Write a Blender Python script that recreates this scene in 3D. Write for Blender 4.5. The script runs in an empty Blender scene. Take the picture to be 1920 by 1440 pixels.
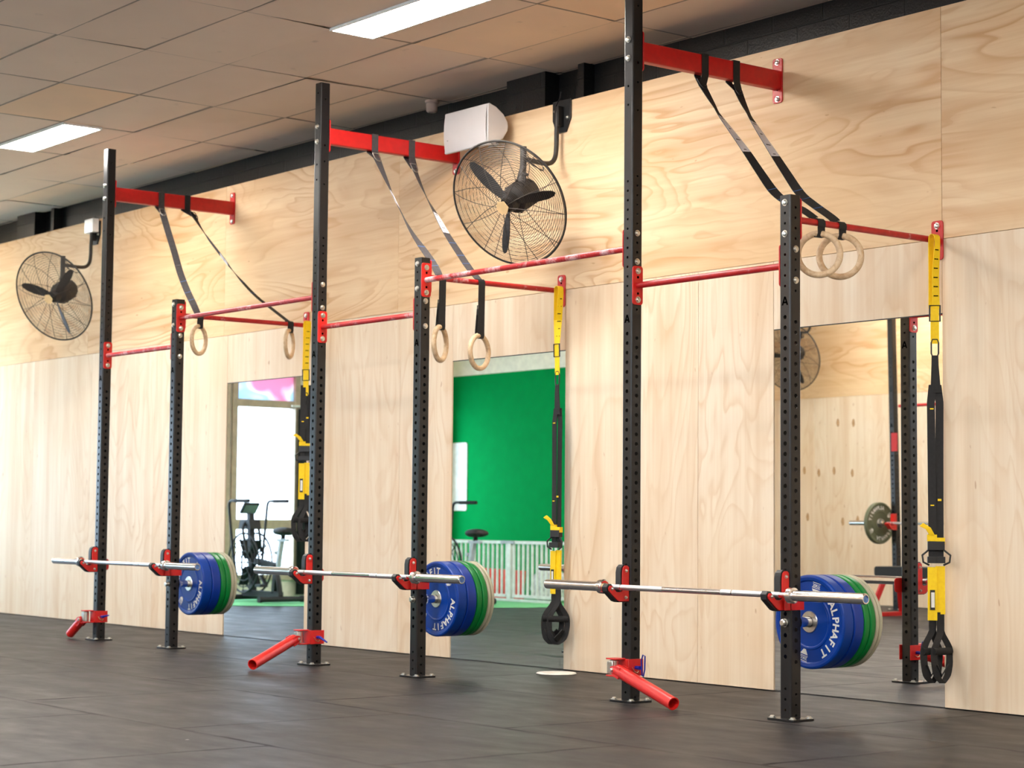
import bpy, bmesh, math, random
from mathutils import Vector, Matrix, Euler
random.seed(7)
PI = math.pi
COL = bpy.context.scene.collection
SC = bpy.context.scene

# ------------------------------------------------------------------ colours and materials
def lin(r, g, b):
    f = lambda c: (c/255/12.92) if c/255 <= .04045 else ((c/255+.055)/1.055)**2.4
    return (f(r), f(g), f(b), 1)

class NT:
    def __init__(s, name):
        s.m = bpy.data.materials.new(name); s.m.use_nodes = True
        s.t = s.m.node_tree; s.n = s.t.nodes; s.l = s.t.links
        s.p = s.n['Principled BSDF']
    def add(s, kind, **kw):
        nd = s.n.new(kind)
        for k, v in kw.items():
            if k in nd.inputs: nd.inputs[k].default_value = v
            else: setattr(nd, k, v)
        return nd
    def link(s, a, b): s.l.new(a, b)
    def coords(s, scale=(1, 1, 1), rnd=False, loc=(0, 0, 0)):
        tc = s.add('ShaderNodeTexCoord'); mp = s.add('ShaderNodeMapping')
        mp.inputs['Scale'].default_value = scale; mp.inputs['Location'].default_value = loc
        src = tc.outputs['Object']
        if rnd:
            oi = s.add('ShaderNodeObjectInfo'); vm = s.add('ShaderNodeVectorMath', operation='MULTIPLY_ADD')
            cx = s.add('ShaderNodeCombineXYZ')
            for i in range(3): s.link(oi.outputs['Random'], cx.inputs[i])
            s.link(cx.outputs[0], vm.inputs[0]); vm.inputs[1].default_value = (37.3, 11.1, 53.7)
            s.link(src, vm.inputs[2]); src = vm.outputs[0]
        s.link(src, mp.inputs['Vector'])
        return mp.outputs[0]
    def noise(s, vec, scale, detail=3, rough=.5, dist=0):
        nd = s.add('ShaderNodeTexNoise', Scale=scale, Detail=detail, Roughness=rough, Distortion=dist)
        if vec is not None: s.link(vec, nd.inputs['Vector'])
        return nd.outputs['Fac']
    def ramp(s, fac, *stops):
        nd = s.add('ShaderNodeValToRGB'); e = nd.color_ramp.elements
        while len(e) < len(stops): e.new(.5)
        for i, (p, c) in enumerate(stops):
            e[i].position = p; e[i].color = c if hasattr(c, '__len__') else (c, c, c, 1)
        s.link(fac, nd.inputs['Fac']); return nd.outputs['Color']
    def math(s, op, a, b=None, c=None):
        nd = s.add('ShaderNodeMath', operation=op)
        for i, v in enumerate((a, b, c)):
            if v is None: continue
            if isinstance(v, (int, float)): nd.inputs[i].default_value = v
            else: s.link(v, nd.inputs[i])
        return nd.outputs[0]
    def mix(s, fac, a, b, mode='MIX'):
        nd = s.add('ShaderNodeMix', data_type='RGBA', blend_type=mode)
        for i, v in ((0, fac), (6, a), (7, b)):
            if isinstance(v, (int, float)): nd.inputs[i].default_value = v
            elif isinstance(v, tuple): nd.inputs[i].default_value = v
            else: s.link(v, nd.inputs[i])
        return nd.outputs[2]
    def bump(s, h, strength=.3, dist=.01):
        nd = s.add('ShaderNodeBump', Strength=strength, Distance=dist)
        s.link(h, nd.inputs['Height']); s.link(nd.outputs[0], s.p.inputs['Normal'])
    def set(s, **kw):
        for k, v in kw.items():
            k = k.replace('_', ' ')
            if isinstance(v, (int, float, tuple)): s.p.inputs[k].default_value = v
            else: s.link(v, s.p.inputs[k])
        return s

def simple(name, col, rough=.5, metal=0, var=.12, nscale=14, bump=0, bscale=120, spec=.5):
    t = NT(name); v = t.coords()
    n = t.noise(v, nscale, 3)
    d = tuple(max(0, c*(1-var)) for c in col[:3])+(1,); e = tuple(min(1, c*(1+var)) for c in col[:3])+(1,)
    t.set(Base_Color=t.ramp(n, (.3, d), (.7, e)), Roughness=rough, Metallic=metal)
    t.p.inputs['Specular IOR Level'].default_value = spec
    if bump: t.bump(t.noise(v, bscale, 2), bump, .002)
    return t.m

def ply(name, vertical, c0, c1, c2, amt):
    t = NT(name)
    L = lambda a, b, loc=(0, 0, 0): t.coords((a, 1.0, b) if vertical else (b, 1.0, a), rnd=True, loc=loc)
    n = t.noise(L(1.5, .34), 1.25, 3.0, .45, .9)
    ring = t.math('FRACT', t.math('MULTIPLY', n, 15))
    rc = t.ramp(ring, (0, .9), (.08, 1.0), (.30, .30), (.55, .06), (.90, 0.0), (1.0, .55))
    mask = t.ramp(t.noise(L(.8, .5, (5, 0, 3)), 1.5, 2), (.38, .08), (.68, 1.0))
    fac = t.math('MULTIPLY', t.math('MULTIPLY', rc, mask), amt)
    streak = t.noise(L(34, .9), 1.6, 4, .62)
    band = t.noise(L(5, .25, (3, 1, 8)), 1.5, 3, .55)
    low = t.noise(L(1, 1, (9, 2, 1)), 1.0, 2)
    base = t.mix(t.ramp(low, (.35, 0.0), (.7, 1.0)), c0, c1)
    base = t.mix(t.ramp(band, (.42, 0.0), (.70, .42)), base, c2)
    col = t.mix(fac, base, c2)
    col = t.mix(t.ramp(streak, (.34, .16), (.60, 0.0)), col, c2)
    sp = t.noise(L(9, 3.2, (2, 7, 4)), 3.2, 1)
    col = t.mix(t.ramp(sp, (.76, 0.0), (.80, .45)), col, lin(168, 112, 62))
    t.set(Base_Color=col, Roughness=.52)
    t.p.inputs['Specular IOR Level'].default_value = .35
    t.bump(streak, .05, .002)
    return t.m

M = {}
M['ply_h'] = ply('plywood_horizontal_grain', False, lin(236, 210, 172), lin(229, 195, 150), lin(194, 140, 88), .85)
M['ply_v'] = ply('plywood_vertical_grain', True, lin(238, 223, 201), lin(233, 212, 183), lin(206, 166, 120), .42)
M['ply_edge'] = simple('plywood_edge', lin(170, 130, 85), .7, var=.2, nscale=60)

def floor_mat():
    t = NT('rubber_mat_floor'); v = t.coords()
    big = t.noise(v, .9, 4, .6); mid = t.noise(t.coords((1.0, 2.2, 1)), 2.2, 4, .6); fine = t.noise(v, 260, 2)
    c = t.ramp(mid, (.30, lin(25, 25, 27)), (.5, lin(34, 33, 35)), (.72, lin(44, 43, 44)))
    c = t.mix(t.ramp(big, (.38, 0.0), (.62, .55)), c, lin(52, 50, 50))
    # wandering mat joints, 1 m x 1.5 m
    wob = t.add('ShaderNodeTexNoise', Scale=5.0, Detail=4); t.link(v, wob.inputs['Vector'])
    off = t.add('ShaderNodeVectorMath', operation='MULTIPLY_ADD'); t.link(wob.outputs['Color'], off.inputs[0])
    off.inputs[1].default_value = (.05, .05, 0); t.link(v, off.inputs[2])
    br = t.add('ShaderNodeTexBrick', Scale=1.0); br.inputs['Mortar Size'].default_value = .016
    br.inputs['Mortar Smooth'].default_value = .3; br.inputs['Brick Width'].default_value = 1.6; br.inputs['Row Height'].default_value = 1.22
    br.inputs['Color1'].default_value = (1, 1, 1, 1); br.inputs['Color2'].default_value = (.86, .86, .86, 1); br.inputs['Mortar'].default_value = (.06, .06, .06, 1)
    br.offset = .5; t.link(off.outputs[0], br.inputs['Vector'])
    jm = t.ramp(t.noise(v, 1.6, 2), (.35, 1.0), (.6, .25))
    c = t.mix(1.0, c, t.mix(jm, br.outputs['Color'], (.93, .93, .93, 1)), 'MULTIPLY')
    vo = t.add('ShaderNodeTexVoronoi', Scale=1.7); t.link(v, vo.inputs['Vector'])
    c = t.mix(t.ramp(vo.outputs['Distance'], (.012, 1.0), (.018, 0.0)), c, lin(190, 184, 176))
    t.set(Base_Color=c, Roughness=t.ramp(mid, (.3, .40), (.7, .56)))
    crack = t.math('MULTIPLY', br.outputs['Fac'], jm)
    t.set(Specular_IOR_Level=t.math('MULTIPLY_ADD', crack, -.26, .27))
    h = t.math('ADD', t.math('MULTIPLY', fine, .25), t.math('ADD', t.math('MULTIPLY', mid, 1.3), t.math('MULTIPLY', br.outputs['Fac'], -1.5)))
    t.bump(h, .35, .006)
    return t.m
M['floor'] = floor_mat()

def tile_mat():
    t = NT('ceiling_tile'); v = t.coords()
    sp = t.add('ShaderNodeSeparateXYZ'); t.link(v, sp.inputs[0])
    cx = t.add('ShaderNodeCombineXYZ')
    t.link(t.math('FLOOR', t.math('DIVIDE', t.math('ADD', sp.outputs[0], 4.95+1.235*40), 1.235)), cx.inputs[0])
    t.link(t.math('FLOOR', t.math('DIVIDE', t.math('ADD', sp.outputs[1], .37+.6*40), .6)), cx.inputs[1])
    wn = t.add('ShaderNodeTexWhiteNoise'); wn.noise_dimensions = '2D'; t.link(cx.outputs[0], wn.inputs['Vector'])
    c = t.ramp(wn.outputs['Value'], (0, lin(228, 208, 190)), (.75, lin(236, 216, 197)), (.92, lin(242, 212, 180)))
    n = t.noise(v, 2.2, 3); sm = t.noise(v, 7, 3)
    c = t.mix(t.ramp(n, (.35, .16), (.65, 0.0)), c, lin(206, 185, 167))
    c = t.mix(t.ramp(sm, (.70, 0.0), (.82, .35)), c, lin(120, 110, 100))
    t.set(Base_Color=c, Roughness=.85); t.p.inputs['Specular IOR Level'].default_value = .2
    t.bump(t.noise(v, 160, 2), .12, .002)
    return t.m
M['tile'] = tile_mat()
M['tbar'] = simple('ceiling_grid_bar', lin(150, 136, 120), .7)

def block_mat():
    t = NT('black_painted_block'); tc = t.add('ShaderNodeTexCoord')
    mp = t.add('ShaderNodeMapping'); mp.inputs['Rotation'].default_value = (PI/2, 0, 0); t.link(tc.outputs['Object'], mp.inputs['Vector'])
    br = t.add('ShaderNodeTexBrick', Scale=1.0); br.inputs['Brick Width'].default_value = .4; br.inputs['Row Height'].default_value = .2
    br.inputs['Mortar Size'].default_value = .006; br.inputs['Mortar Smooth'].default_value = .4; t.link(mp.outputs[0], br.inputs['Vector'])
    v = t.coords()
    n = t.noise(v, 90, 3)
    t.set(Base_Color=t.ramp(n, (.3, lin(6, 6, 7)), (.7, lin(11, 11, 13))), Roughness=.38)
    t.bump(t.math('ADD', t.math('MULTIPLY', br.outputs['Fac'], -2.5), t.math('MULTIPLY', n, .5)), .6, .006)
    return t.m
M['block'] = block_mat()
M['post'] = simple('charcoal_powder_coat', lin(24, 23, 25), .28, 0, .10, 30, .10, 700)
M['dark_hole'] = simple('black_cut_mark', lin(3, 3, 3), 1.0, spec=0)

def chalk_mat(name, amount):
    t = NT(name); v = t.coords()
    n = t.noise(v, 7, 5, .65); f = t.noise(v, 90, 3)
    red = t.ramp(t.noise(v, 25, 2), (.3, lin(172, 22, 26)), (.7, lin(196, 32, 34)))
    k = t.ramp(t.math('ADD', t.math('MULTIPLY', n, .85), t.math('MULTIPLY', f, .15)), (.62-amount*.30, 0.0), (.80-amount*.30, .85))
    t.set(Base_Color=t.mix(k, red, lin(232, 214, 216)), Roughness=t.math('MULTIPLY_ADD', k, .45, .38))
    return t.m
M['chalk_heavy'] = chalk_mat('red_bar_heavy_chalk', .46)
M['chalk_some'] = chalk_mat('red_bar_some_chalk', .26)
M['chalk_light'] = chalk_mat('red_bar_light_chalk', .10)
M['red'] = simple('red_powder_coat', lin(196, 24, 24), .42, 0, .08, 30, .05, 500)
M['red_bright'] = simple('red_gloss_paint', lin(212, 34, 30), .35, 0, .08, 20)
M['zinc'] = simple('zinc_plated_steel', (.72, .71, .66, 1), .28, 1.0, .12, 40)
M['chrome'] = simple('hard_chrome', (.80, .79, .80, 1), .16, 1.0, .05, 30)
M['knurl'] = simple('knurled_chrome', (.70, .69, .70, 1), .38, 1.0, .12, 200, .3, 900)
M['bronze'] = simple('brass_bushing', (.75, .60, .36, 1), .35, 1.0)
M['blue'] = simple('blue_bumper_rubber', lin(0, 58, 150), .38, 0, .06, 12, spec=.3)
M['blue_rim'] = simple('blue_bumper_rubber_side', lin(0, 50, 146), .36, 0, .08, 12, spec=.35)
M['green'] = simple('green_bumper_rubber', lin(0, 122, 52), .36, 0, .08, 12, spec=.35)
M['greyplate'] = simple('pale_grey_bumper_rubber', lin(178, 174, 150), .40, 0, .10, 12)
M['olive'] = simple('olive_bumper_rubber', lin(96, 100, 74), .5, 0, .10, 12)
M['white_ink'] = simple('white_print', lin(236, 234, 226), .5, var=.05)
M['cap_blue'] = simple('blue_end_sticker', lin(92, 128, 190), .3, .3, .25, 90)
M['plastic'] = simple('black_plastic', lin(30, 30, 32), .45)
M['rubber'] = simple('black_rubber', lin(22, 22, 23), .65)
def wood_ring():
    t = NT('ring_wood'); v = t.coords((1, 1, 1), rnd=True)
    n = t.noise(v, 30, 4, .6, 1.0)
    t.set(Base_Color=t.ramp(n, (.3, lin(200, 166, 124)), (.6, lin(226, 200, 164)), (.8, lin(234, 212, 180))), Roughness=.5)
    return t.m
M['ring'] = wood_ring()
M['web'] = simple('black_nylon_webbing', lin(28, 28, 30), .72, 0, .2, 60, .3, 900)
M['web_grey'] = simple('charcoal_nylon_webbing', lin(64, 60, 62), .72, 0, .2, 60, .3, 900)
M['web_stitch'] = simple('blue_stitching', lin(70, 110, 170), .7)
M['label'] = simple('white_woven_label', lin(222, 220, 226), .7)
M['yellow'] = simple('yellow_webbing', lin(255, 212, 6), .62, 0, .06, 60, .2, 700)
M['foam'] = simple('black_foam_grip', lin(26, 26, 27), .85, 0, .2, 60, .2, 300)
M['pin_blue'] = simple('blue_anodised', lin(26, 40, 150), .35, .2)
M['wire'] = simple('dusty_black_wire', lin(60, 52, 46), .55, .2, .3, 60)
M['fan'] = simple('dusty_black_fan', lin(44, 40, 37), .6, 0, .35, 25)
M['blade'] = simple('black_fan_blade', lin(9, 9, 10), .5)
M['badge'] = simple('cream_badge', lin(222, 190, 140), .5)
M['speaker'] = simple('white_speaker_plastic', lin(208, 203, 202), .5, 0, .02, 8)
M['sensor'] = simple('white_sensor_plastic', lin(190, 172, 160), .5)
M['disc'] = simple('white_rubber_disc', lin(226, 222, 212), .6)
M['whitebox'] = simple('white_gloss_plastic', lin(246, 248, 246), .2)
M['greensc'] = simple('green_painted_board', lin(0, 140, 70), .9, 0, .06, 6, spec=.05)
M['cream'] = simple('pale_pine_header', lin(246, 240, 222), .6, 0, .08, 12)
M['turf'] = simple('bright_green_turf', lin(96, 176, 116), .9, 0, .2, 200, .4, 400)
M['white_plastic'] = simple('white_moulded_plastic', lin(226, 230, 226), .4)
M['gate_grey'] = simple('grey_gate_metal', lin(150, 150, 146), .4, .4)
M['orange'] = simple('orange_board', lin(255, 54, 16), .7)
M['whiteboard'] = simple('whiteboard_surface', lin(250, 250, 250), .25)
M['frame_tan'] = simple('tan_window_frame', lin(178, 162, 142), .5)
M['curtain'] = simple('dark_grey_curtain', lin(22, 30, 32), .9, 0, .3, 10)
M['bike'] = simple('black_bike_metal', lin(20, 22, 26), .6)
M['bike_silver'] = simple('silver_seat_post', lin(170, 180, 190), .4)
M['screen'] = simple('grey_console_screen', lin(120, 140, 140), .25)
M['plain'] = simple('pale_painted_wall', lin(226, 220, 210), .8)
M['foil'] = simple('pale_padding_bag', lin(206, 206, 206), .7, 0, .35, 18)

def emit(name, col, s):
    t = NT(name); t.set(Base_Color=(.9, .9, .9, 1), Emission_Color=col, Emission_Strength=s); return t.m
M['lamp'] = emit('lamp_diffuser', (1.0, .95, .89, 1), 34)

def mirror_mat():
    t = NT('silvered_mirror'); t.set(Base_Color=(.93, .95, .94, 1), Metallic=1.0, Roughness=.004); return t.m
M['mirror'] = mirror_mat()
def film_mat():
    t = NT('printed_window_film'); v = t.coords((1, 1, 1))
    n = t.noise(v, 2.6, 1)
    c = t.ramp(n, (.38, lin(206, 226, 236)), (.47, lin(186, 204, 214)), (.53, lin(236, 214, 222)), (.62, lin(222, 160, 180)))
    t.set(Base_Color=c, Roughness=.4)
    tr = t.add('ShaderNodeBsdfTranslucent'); t.link(c, tr.inputs['Color'])
    mx = t.add('ShaderNodeMixShader'); mx.inputs[0].default_value = .65
    t.link(t.p.outputs[0], mx.inputs[1]); t.link(tr.outputs[0], mx.inputs[2])
    t.link(mx.outputs[0], t.n['Material Output'].inputs['Surface'])
    return t.m
M['film'] = film_mat()

# ------------------------------------------------------------------ mesh building
def frame_of(d):
    d = Vector(d).normalized()
    a = Vector((0, 0, 1)) if abs(d.z) < .95 else Vector((1, 0, 0))
    u = d.cross(a).normalized(); v = u.cross(d).normalized()
    return u, v, d

class MB:
    def __init__(s): s.v = []; s.f = []; s.mi = []
    def face(s, idx, m=0): s.f.append(tuple(idx)); s.mi.append(m)
    def add(s, vs): b = len(s.v); s.v += [tuple(x) for x in vs]; return b
    def obox(s, c, ax, ay, az, m=0):
        c = Vector(c); ax = Vector(ax); ay = Vector(ay); az = Vector(az)
        b = s.add([c+sx*ax+sy*ay+sz*az for sz in (-1, 1) for sy in (-1, 1) for sx in (-1, 1)])
        for q in ((0, 2, 3, 1), (4, 5, 7, 6), (0, 1, 5, 4), (2, 6, 7, 3), (0, 4, 6, 2), (1, 3, 7, 5)): s.face([b+i for i in q], m)
        return s
    def box(s, x0, x1, y0, y1, z0, z1, m=0):
        return s.obox(((x0+x1)/2, (y0+y1)/2, (z0+z1)/2), ((x1-x0)/2, 0, 0), (0, (y1-y0)/2, 0), (0, 0, (z1-z0)/2), m)
    def bar(s, p0, p1, w, h, up=(0, 0, 1), m=0):
        p0 = Vector(p0); p1 = Vector(p1); d = (p1-p0); n = d.normalized(); up = Vector(up)
        a = n.cross(up).normalized(); b = a.cross(n)
        return s.obox((p0+p1)/2, a*w/2, d/2, b*h/2, m)
    def rings(s, rs, closed=False, cap=True, m=0):
        n = len(rs[0]); bs = [s.add(r) for r in rs]
        k = len(rs)
        for i in range(k if closed else k-1):
            a, b = bs[i], bs[(i+1) % k]
            for j in range(n):
                s.face((a+j, a+(j+1) % n, b+(j+1) % n, b+j), m)
        if cap and not closed:
            s.face([bs[0]+j for j in range(n-1, -1, -1)], m); s.face([bs[-1]+j for j in range(n)], m)
        return s
    def cyl(s, p0, p1, r0, r1=None, n=16, cap=True, m=0):
        r1 = r0 if r1 is None else r1
        p0 = Vector(p0); p1 = Vector(p1); u, v, d = frame_of(p1-p0)
        circ = lambda p, r: [p+u*r*math.cos(2*PI*i/n)+v*r*math.sin(2*PI*i/n) for i in range(n)]
        return s.rings([circ(p0, r0), circ(p1, r1)], cap=cap, m=m)
    def lathe(s, prof, o, d, n=24, cap=True, m=0, closed=False):
        o = Vector(o); u, v, d = frame_of(d)
        rs = [[o+d*h+u*r*math.cos(2*PI*i/n)+v*r*math.sin(2*PI*i/n) for i in range(n)] for r, h in prof]
        return s.rings(rs, cap=cap, m=m, closed=closed)
    def tube(s, pts, r, n=10, closed=False, m=0):
        pts = [Vector(p) for p in pts]; k = len(pts); rs = []
        u = None
        for i, p in enumerate(pts):
            if closed: t = pts[(i+1) % k]-pts[i-1]
            else: t = pts[min(i+1, k-1)]-pts[max(i-1, 0)]
            t.normalize()
            if u is None: u = frame_of(t)[0]
            u = (u-t*u.dot(t)).normalized(); v = t.cross(u)
            rr = r[i] if hasattr(r, '__len__') else r
            rs.append([p+u*rr*math.cos(2*PI*j/n)+v*rr*math.sin(2*PI*j/n) for j in range(n)])
        return s.rings(rs, closed=closed, m=m)
    def torus(s, o, d, R, r, n=48, k=10, m=0):
        o = Vector(o); u, v, d = frame_of(d)
        return s.tube([o+u*R*math.cos(2*PI*i/n)+v*R*math.sin(2*PI*i/n) for i in range(n)], r, k, True, m)
    def prism(s, poly, o, u, v, w, m=0):
        o = Vector(o); u = Vector(u); v = Vector(v); w = Vector(w)
        a = s.add([o+u*x+v*y for x, y in poly]); b = s.add([o+u*x+v*y+w for x, y in poly]); n = len(poly)
        s.face([a+i for i in range(n-1, -1, -1)], m); s.face([b+i for i in range(n)], m)
        for i in range(n): s.face((a+i, a+(i+1) % n, b+(i+1) % n, b+i), m)
        return s
    def ribbon(s, pts, widths, thick=.003, m=0, closed=False):
        """pts: centre line; widths: list of half-width vectors"""
        pts = [Vector(p) for p in pts]; k = len(pts); rs = []
        for i, p in enumerate(pts):
            if closed: t = pts[(i+1) % k]-pts[i-1]
            else: t = pts[min(i+1, k-1)]-pts[max(i-1, 0)]
            w = Vector(widths[i]) if hasattr(widths[0], '__len__') else Vector(widths)
            nn = t.cross(w)
            if nn.length < 1e-9: nn = Vector((0, 0, 1))
            nn = nn.normalized()*thick/2
            rs.append([p-w-nn, p+w-nn, p+w+nn, p-w+nn])
        return s.rings(rs, closed=closed, m=m)
    def quad(s, a, b, c, d, m=0):
        i = s.add((a, b, c, d)); s.face((i, i+1, i+2, i+3), m); return s
    def build(s, name, mats, parent=None, loc=None, flat=False, bevel=0, angle=35):
        me = bpy.data.meshes.new(name)
        off = Vector(loc) if loc is not None else Vector((0, 0, 0))
        me.from_pydata([tuple(Vector(v)-off) for v in s.v], [], s.f)
        mats = mats if isinstance(mats, (list, tuple)) else [mats]
        for m in mats: me.materials.append(M[m] if isinstance(m, str) else m)
        if len(mats) > 1: me.polygons.foreach_set('material_index', s.mi)
        bm = bmesh.new(); bm.from_mesh(me)
        bmesh.ops.recalc_face_normals(bm, faces=bm.faces); bm.to_mesh(me); bm.free()
        if not flat:
            me.polygons.foreach_set('use_smooth', [True]*len(me.polygons))
            me.set_sharp_from_angle(angle=math.radians(angle))
        me.update()
        o = bpy.data.objects.new(name, me); COL.objects.link(o)
        if loc is not None: o.location = loc
        if parent is not None: o.parent = parent
        if bevel:
            b = o.modifiers.new('edge', 'BEVEL'); b.width = bevel; b.segments = 2; b.limit_method = 'ANGLE'; b.angle_limit = math.radians(40)
        return o

def rrect(w, h, r, n=4):
    out = []
    for cx, cy, a0 in ((w/2-r, h/2-r, 0), (-w/2+r, h/2-r, PI/2), (-w/2+r, -h/2+r, PI), (w/2-r, -h/2+r, 3*PI/2)):
        for i in range(n+1):
            a = a0+PI/2*i/n; out.append((cx+r*math.cos(a), cy+r*math.sin(a)))
    return out

def thing(name, label, cat, loc=(0, 0, 0), rot=(0, 0, 0), group=None):
    o = bpy.data.objects.new(name, None); COL.objects.link(o); o.location = loc; o.rotation_euler = rot
    o.empty_display_size = .1
    return tag(o, label, cat, group)
def tag(o, label, cat, group=None):
    o['label'] = label; o['category'] = cat
    if group: o['group'] = group
    return o
def struct(o): o['kind'] = 'structure'; return o
def copy_tree(o, loc, label, rot=None, group=None):
    r = o.copy(); COL.objects.link(r); r.location = loc; r['label'] = label
    if rot is not None: r.rotation_euler = rot
    if group: r['group'] = group
    for ch in list(o.children):
        c = ch.copy(); COL.objects.link(c); c.parent = r
        for g in list(ch.children):
            d = g.copy(); COL.objects.link(d); d.parent = c
    return r

FONTCACHE = {}
def text_mesh(ch, bold=.02):
    if (ch, bold) in FONTCACHE: return FONTCACHE[(ch, bold)]
    cu = bpy.data.curves.new('lettering', 'FONT'); cu.body = ch; cu.size = 1; cu.extrude = 0; cu.offset = bold
    cu.align_x = 'CENTER'; cu.resolution_u = 4
    ob = bpy.data.objects.new('lettering', cu); COL.objects.link(ob)
    dg = bpy.context.evaluated_depsgraph_get(); dg.update()
    me = bpy.data.meshes.new_from_object(ob.evaluated_get(dg))
    vs = [tuple(v.co) for v in me.vertices]; fs = [tuple(p.vertices) for p in me.polygons]
    bpy.data.objects.remove(ob); bpy.data.curves.remove(cu); bpy.data.meshes.remove(me)
    FONTCACHE[(ch, bold)] = (vs, fs); return vs, fs
def put_text(mb, ch, o, u, v, size, bold=.02, m=0):
    vs, fs = text_mesh(ch, bold)
    o = Vector(o); u = Vector(u); v = Vector(v)
    b = mb.add([o+u*x*size+v*y*size for x, y, _ in vs])
    for f in fs: mb.face([b+i for i in f], m)

# ------------------------------------------------------------------ measured layout (metres; X along the plywood wall, Y towards it, Z up)
XP = [-7.556, -6.419, -4.539, -3.400, -1.504, -.369]
YP = -1.097; S = .072; H = S/2
ZT, ZS = 3.766, 2.505
ZCEIL = 3.9; YBLOCK = .26
MIR = [(-7.595, -6.397), (-4.562, -3.3625), (-1.5415, -.3445)]
ZM = 2.008
XL, XR, YF = -14.0, 9.0, -9.2
FILL_WINDOWS = [(-4.6, -.8), (-.4, 3.4)]  # X spans of unseen window openings, added for fill daylight

# ------------------------------------------------------------------ setting
mb = MB(); mb.box(XL-.3, XR+.3, YF-.3, YBLOCK+.3, -.2, 0)
struct(mb.build('floor', 'floor', flat=True))
mb = MB(); mb.quad((XL, -.3, .006), (-12.15, -2.65, .006), (-10.2, -5.2, .006), (-10.2, -7.0, .006)); mb.f[-1] = mb.f[-1]+(mb.add([(XL, -7.0, .006)]),)
struct(mb.build('floor', 'turf', flat=True))

# ceiling: tiles sit in a T-bar grid, a few sag slightly
gx = [-4.95+1.235*k for k in range(-8, 13)]; gy = [-.37-.6*k for k in range(-2, 16)]
mb = MB()
for i in range(len(gx)-1):
    for j in range(len(gy)-1):
        x0, x1 = gx[i], gx[i+1]; y1, y0 = gy[j], gy[j+1]
        zs = [ZCEIL+random.choice((0, 0, 0, .004, -.006))+random.uniform(-.003, .003) for _ in range(4)]
        mb.quad((x0+.004, y0+.004, zs[0]), (x1-.004, y0+.004, zs[1]), (x1-.004, y1-.004, zs[2]), (x0+.004, y1-.004, zs[3]))
mb.box(gx[0], gx[-1], gy[-1], gy[0], ZCEIL+.05, ZCEIL+.12)
ce = struct(mb.build('ceiling', 'tile', flat=True))
mb = MB()
for x in gx: mb.box(x-.007, x+.007, gy[-1], gy[0], ZCEIL-.001, ZCEIL+.02)
for y in gy: mb.box(gx[0], gx[-1], y-.007, y+.007, ZCEIL-.001, ZCEIL+.02)
mb.build('ceiling_grid', 'tbar', ce, flat=True)

# back wall: black block wall, plywood sheets standing in front of it
wb = bpy.data.objects.new('wall_back', None); COL.objects.link(wb); struct(wb)
mb = MB(); mb.box(XL, XR, YBLOCK, YBLOCK+.2, 0, ZCEIL+.1)
mb.build('block_wall', 'block', wb, flat=True)
for x0, x1 in ((-12.0, -11.6), (-4.17, -3.76), (3.6, 4.0)):
    mb = MB(); mb.box(x0, x1, .14, YBLOCK, 0, ZCEIL); mb.build('block_pier', 'block', wb, flat=True)
    mb = MB(); mb.box(x1+.30, x1+.36, .17, YBLOCK, 3.3, ZCEIL); mb.build('black_conduit', 'block', wb, flat=True)
def sheet(x0, x1, z0, z1, mat, y=0.0, parent=wb, t=.017, sgn=1):
    mb = MB(); c = ((x0+x1)/2, y, (z0+z1)/2)
    g = .0012
    mb.box(x0+g, x1-g, min(y, y+sgn*t), max(y, y+sgn*t), z0+g, z1-g)
    return mb.build('plywood_sheet', mat, parent, loc=c, flat=True, bevel=.001)
x = -.343
ups = [-.343+2.44*k for k in range(-6, 5)]
ups[0] = XL
for a, b in zip(ups, ups[1:]): sheet(a, b, 2.4, 3.617, 'ply_h')
low = [XL, -13.6, -12.4, -11.2, -10.0, -8.8, -7.595, -6.397, -5.18, -4.562, -3.3625, -2.15, -1.5415, -.3445, .87, 2.08, 3.29, 4.5, 5.7, 6.9, 8.1, XR]
for a, b in zip(low, low[1:]):
    if any(abs(a-m[0]) < .01 for m in MIR): sheet(a, b, ZM+.006, 2.4, 'ply_v')
    else: sheet(a, b, .004, 2.4, 'ply_v')

# opposite wall (seen in the mirrors)
wf = bpy.data.objects.new('wall_front', None); COL.objects.link(wf); struct(wf)
for k in range(5):
    a = -11.0+1.22*k; sheet(a, a+1.22, .004, 2.4, 'ply_v', YF, wf, .017, -1)
for k in range(3):
    a = -11.0+2.44*k; sheet(a, min(a+2.44, -4.9), 2.4, ZCEIL+.05, 'ply_h', YF, wf, .017, -1)
mb = MB(); mb.box(-11.0, -4.9, YF-.2, YF-.02, 0, ZCEIL+.1)
mb.box(-4.9, XR, YF-.2, YF, 0, 2.3); mb.box(-4.9, XR, YF-.2, YF, 3.3, ZCEIL+.1)
for a, b in ((-4.9, -4.6), (-.8, -.4), (3.4, XR)): mb.box(a, b, YF-.2, YF, 2.3, 3.3)
mb.build('backing', 'plain', wf, flat=True)
for k, (a, b) in enumerate(FILL_WINDOWS):  # high windows out of view, added to bring in more daylight
    mb = MB()
    for x in (a, (a+b)/2, b): mb.box(x-.03, x+.03, YF-.15, YF-.08, 2.3, 3.3)
    for z in (2.33, 3.27): mb.box(a, b, YF-.15, YF-.08, z-.03, z+.03)
    struct(mb.build('window_%d' % (k+5), 'frame_tan', flat=True))
mb = MB()
for px, pz in ((-10.05, 2.06), (-9.42, 2.1), (-9.18, 2.09), (-9.95, 1.55), (-9.72, 1.52), (-9.48, 1.54), (-9.2, 1.51), (-9.35, .95), (-9.12, .97), (-9.9, 1.0)):
    mb.prism([(.022*math.cos(a*PI/5)*(1+.2*math.sin(3*a)), .05*math.sin(a*PI/5)) for a in range(10)], (px, YF+.0002, pz), (1, 0, 0), (0, 0, 1), (0, .0008, 0))
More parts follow.
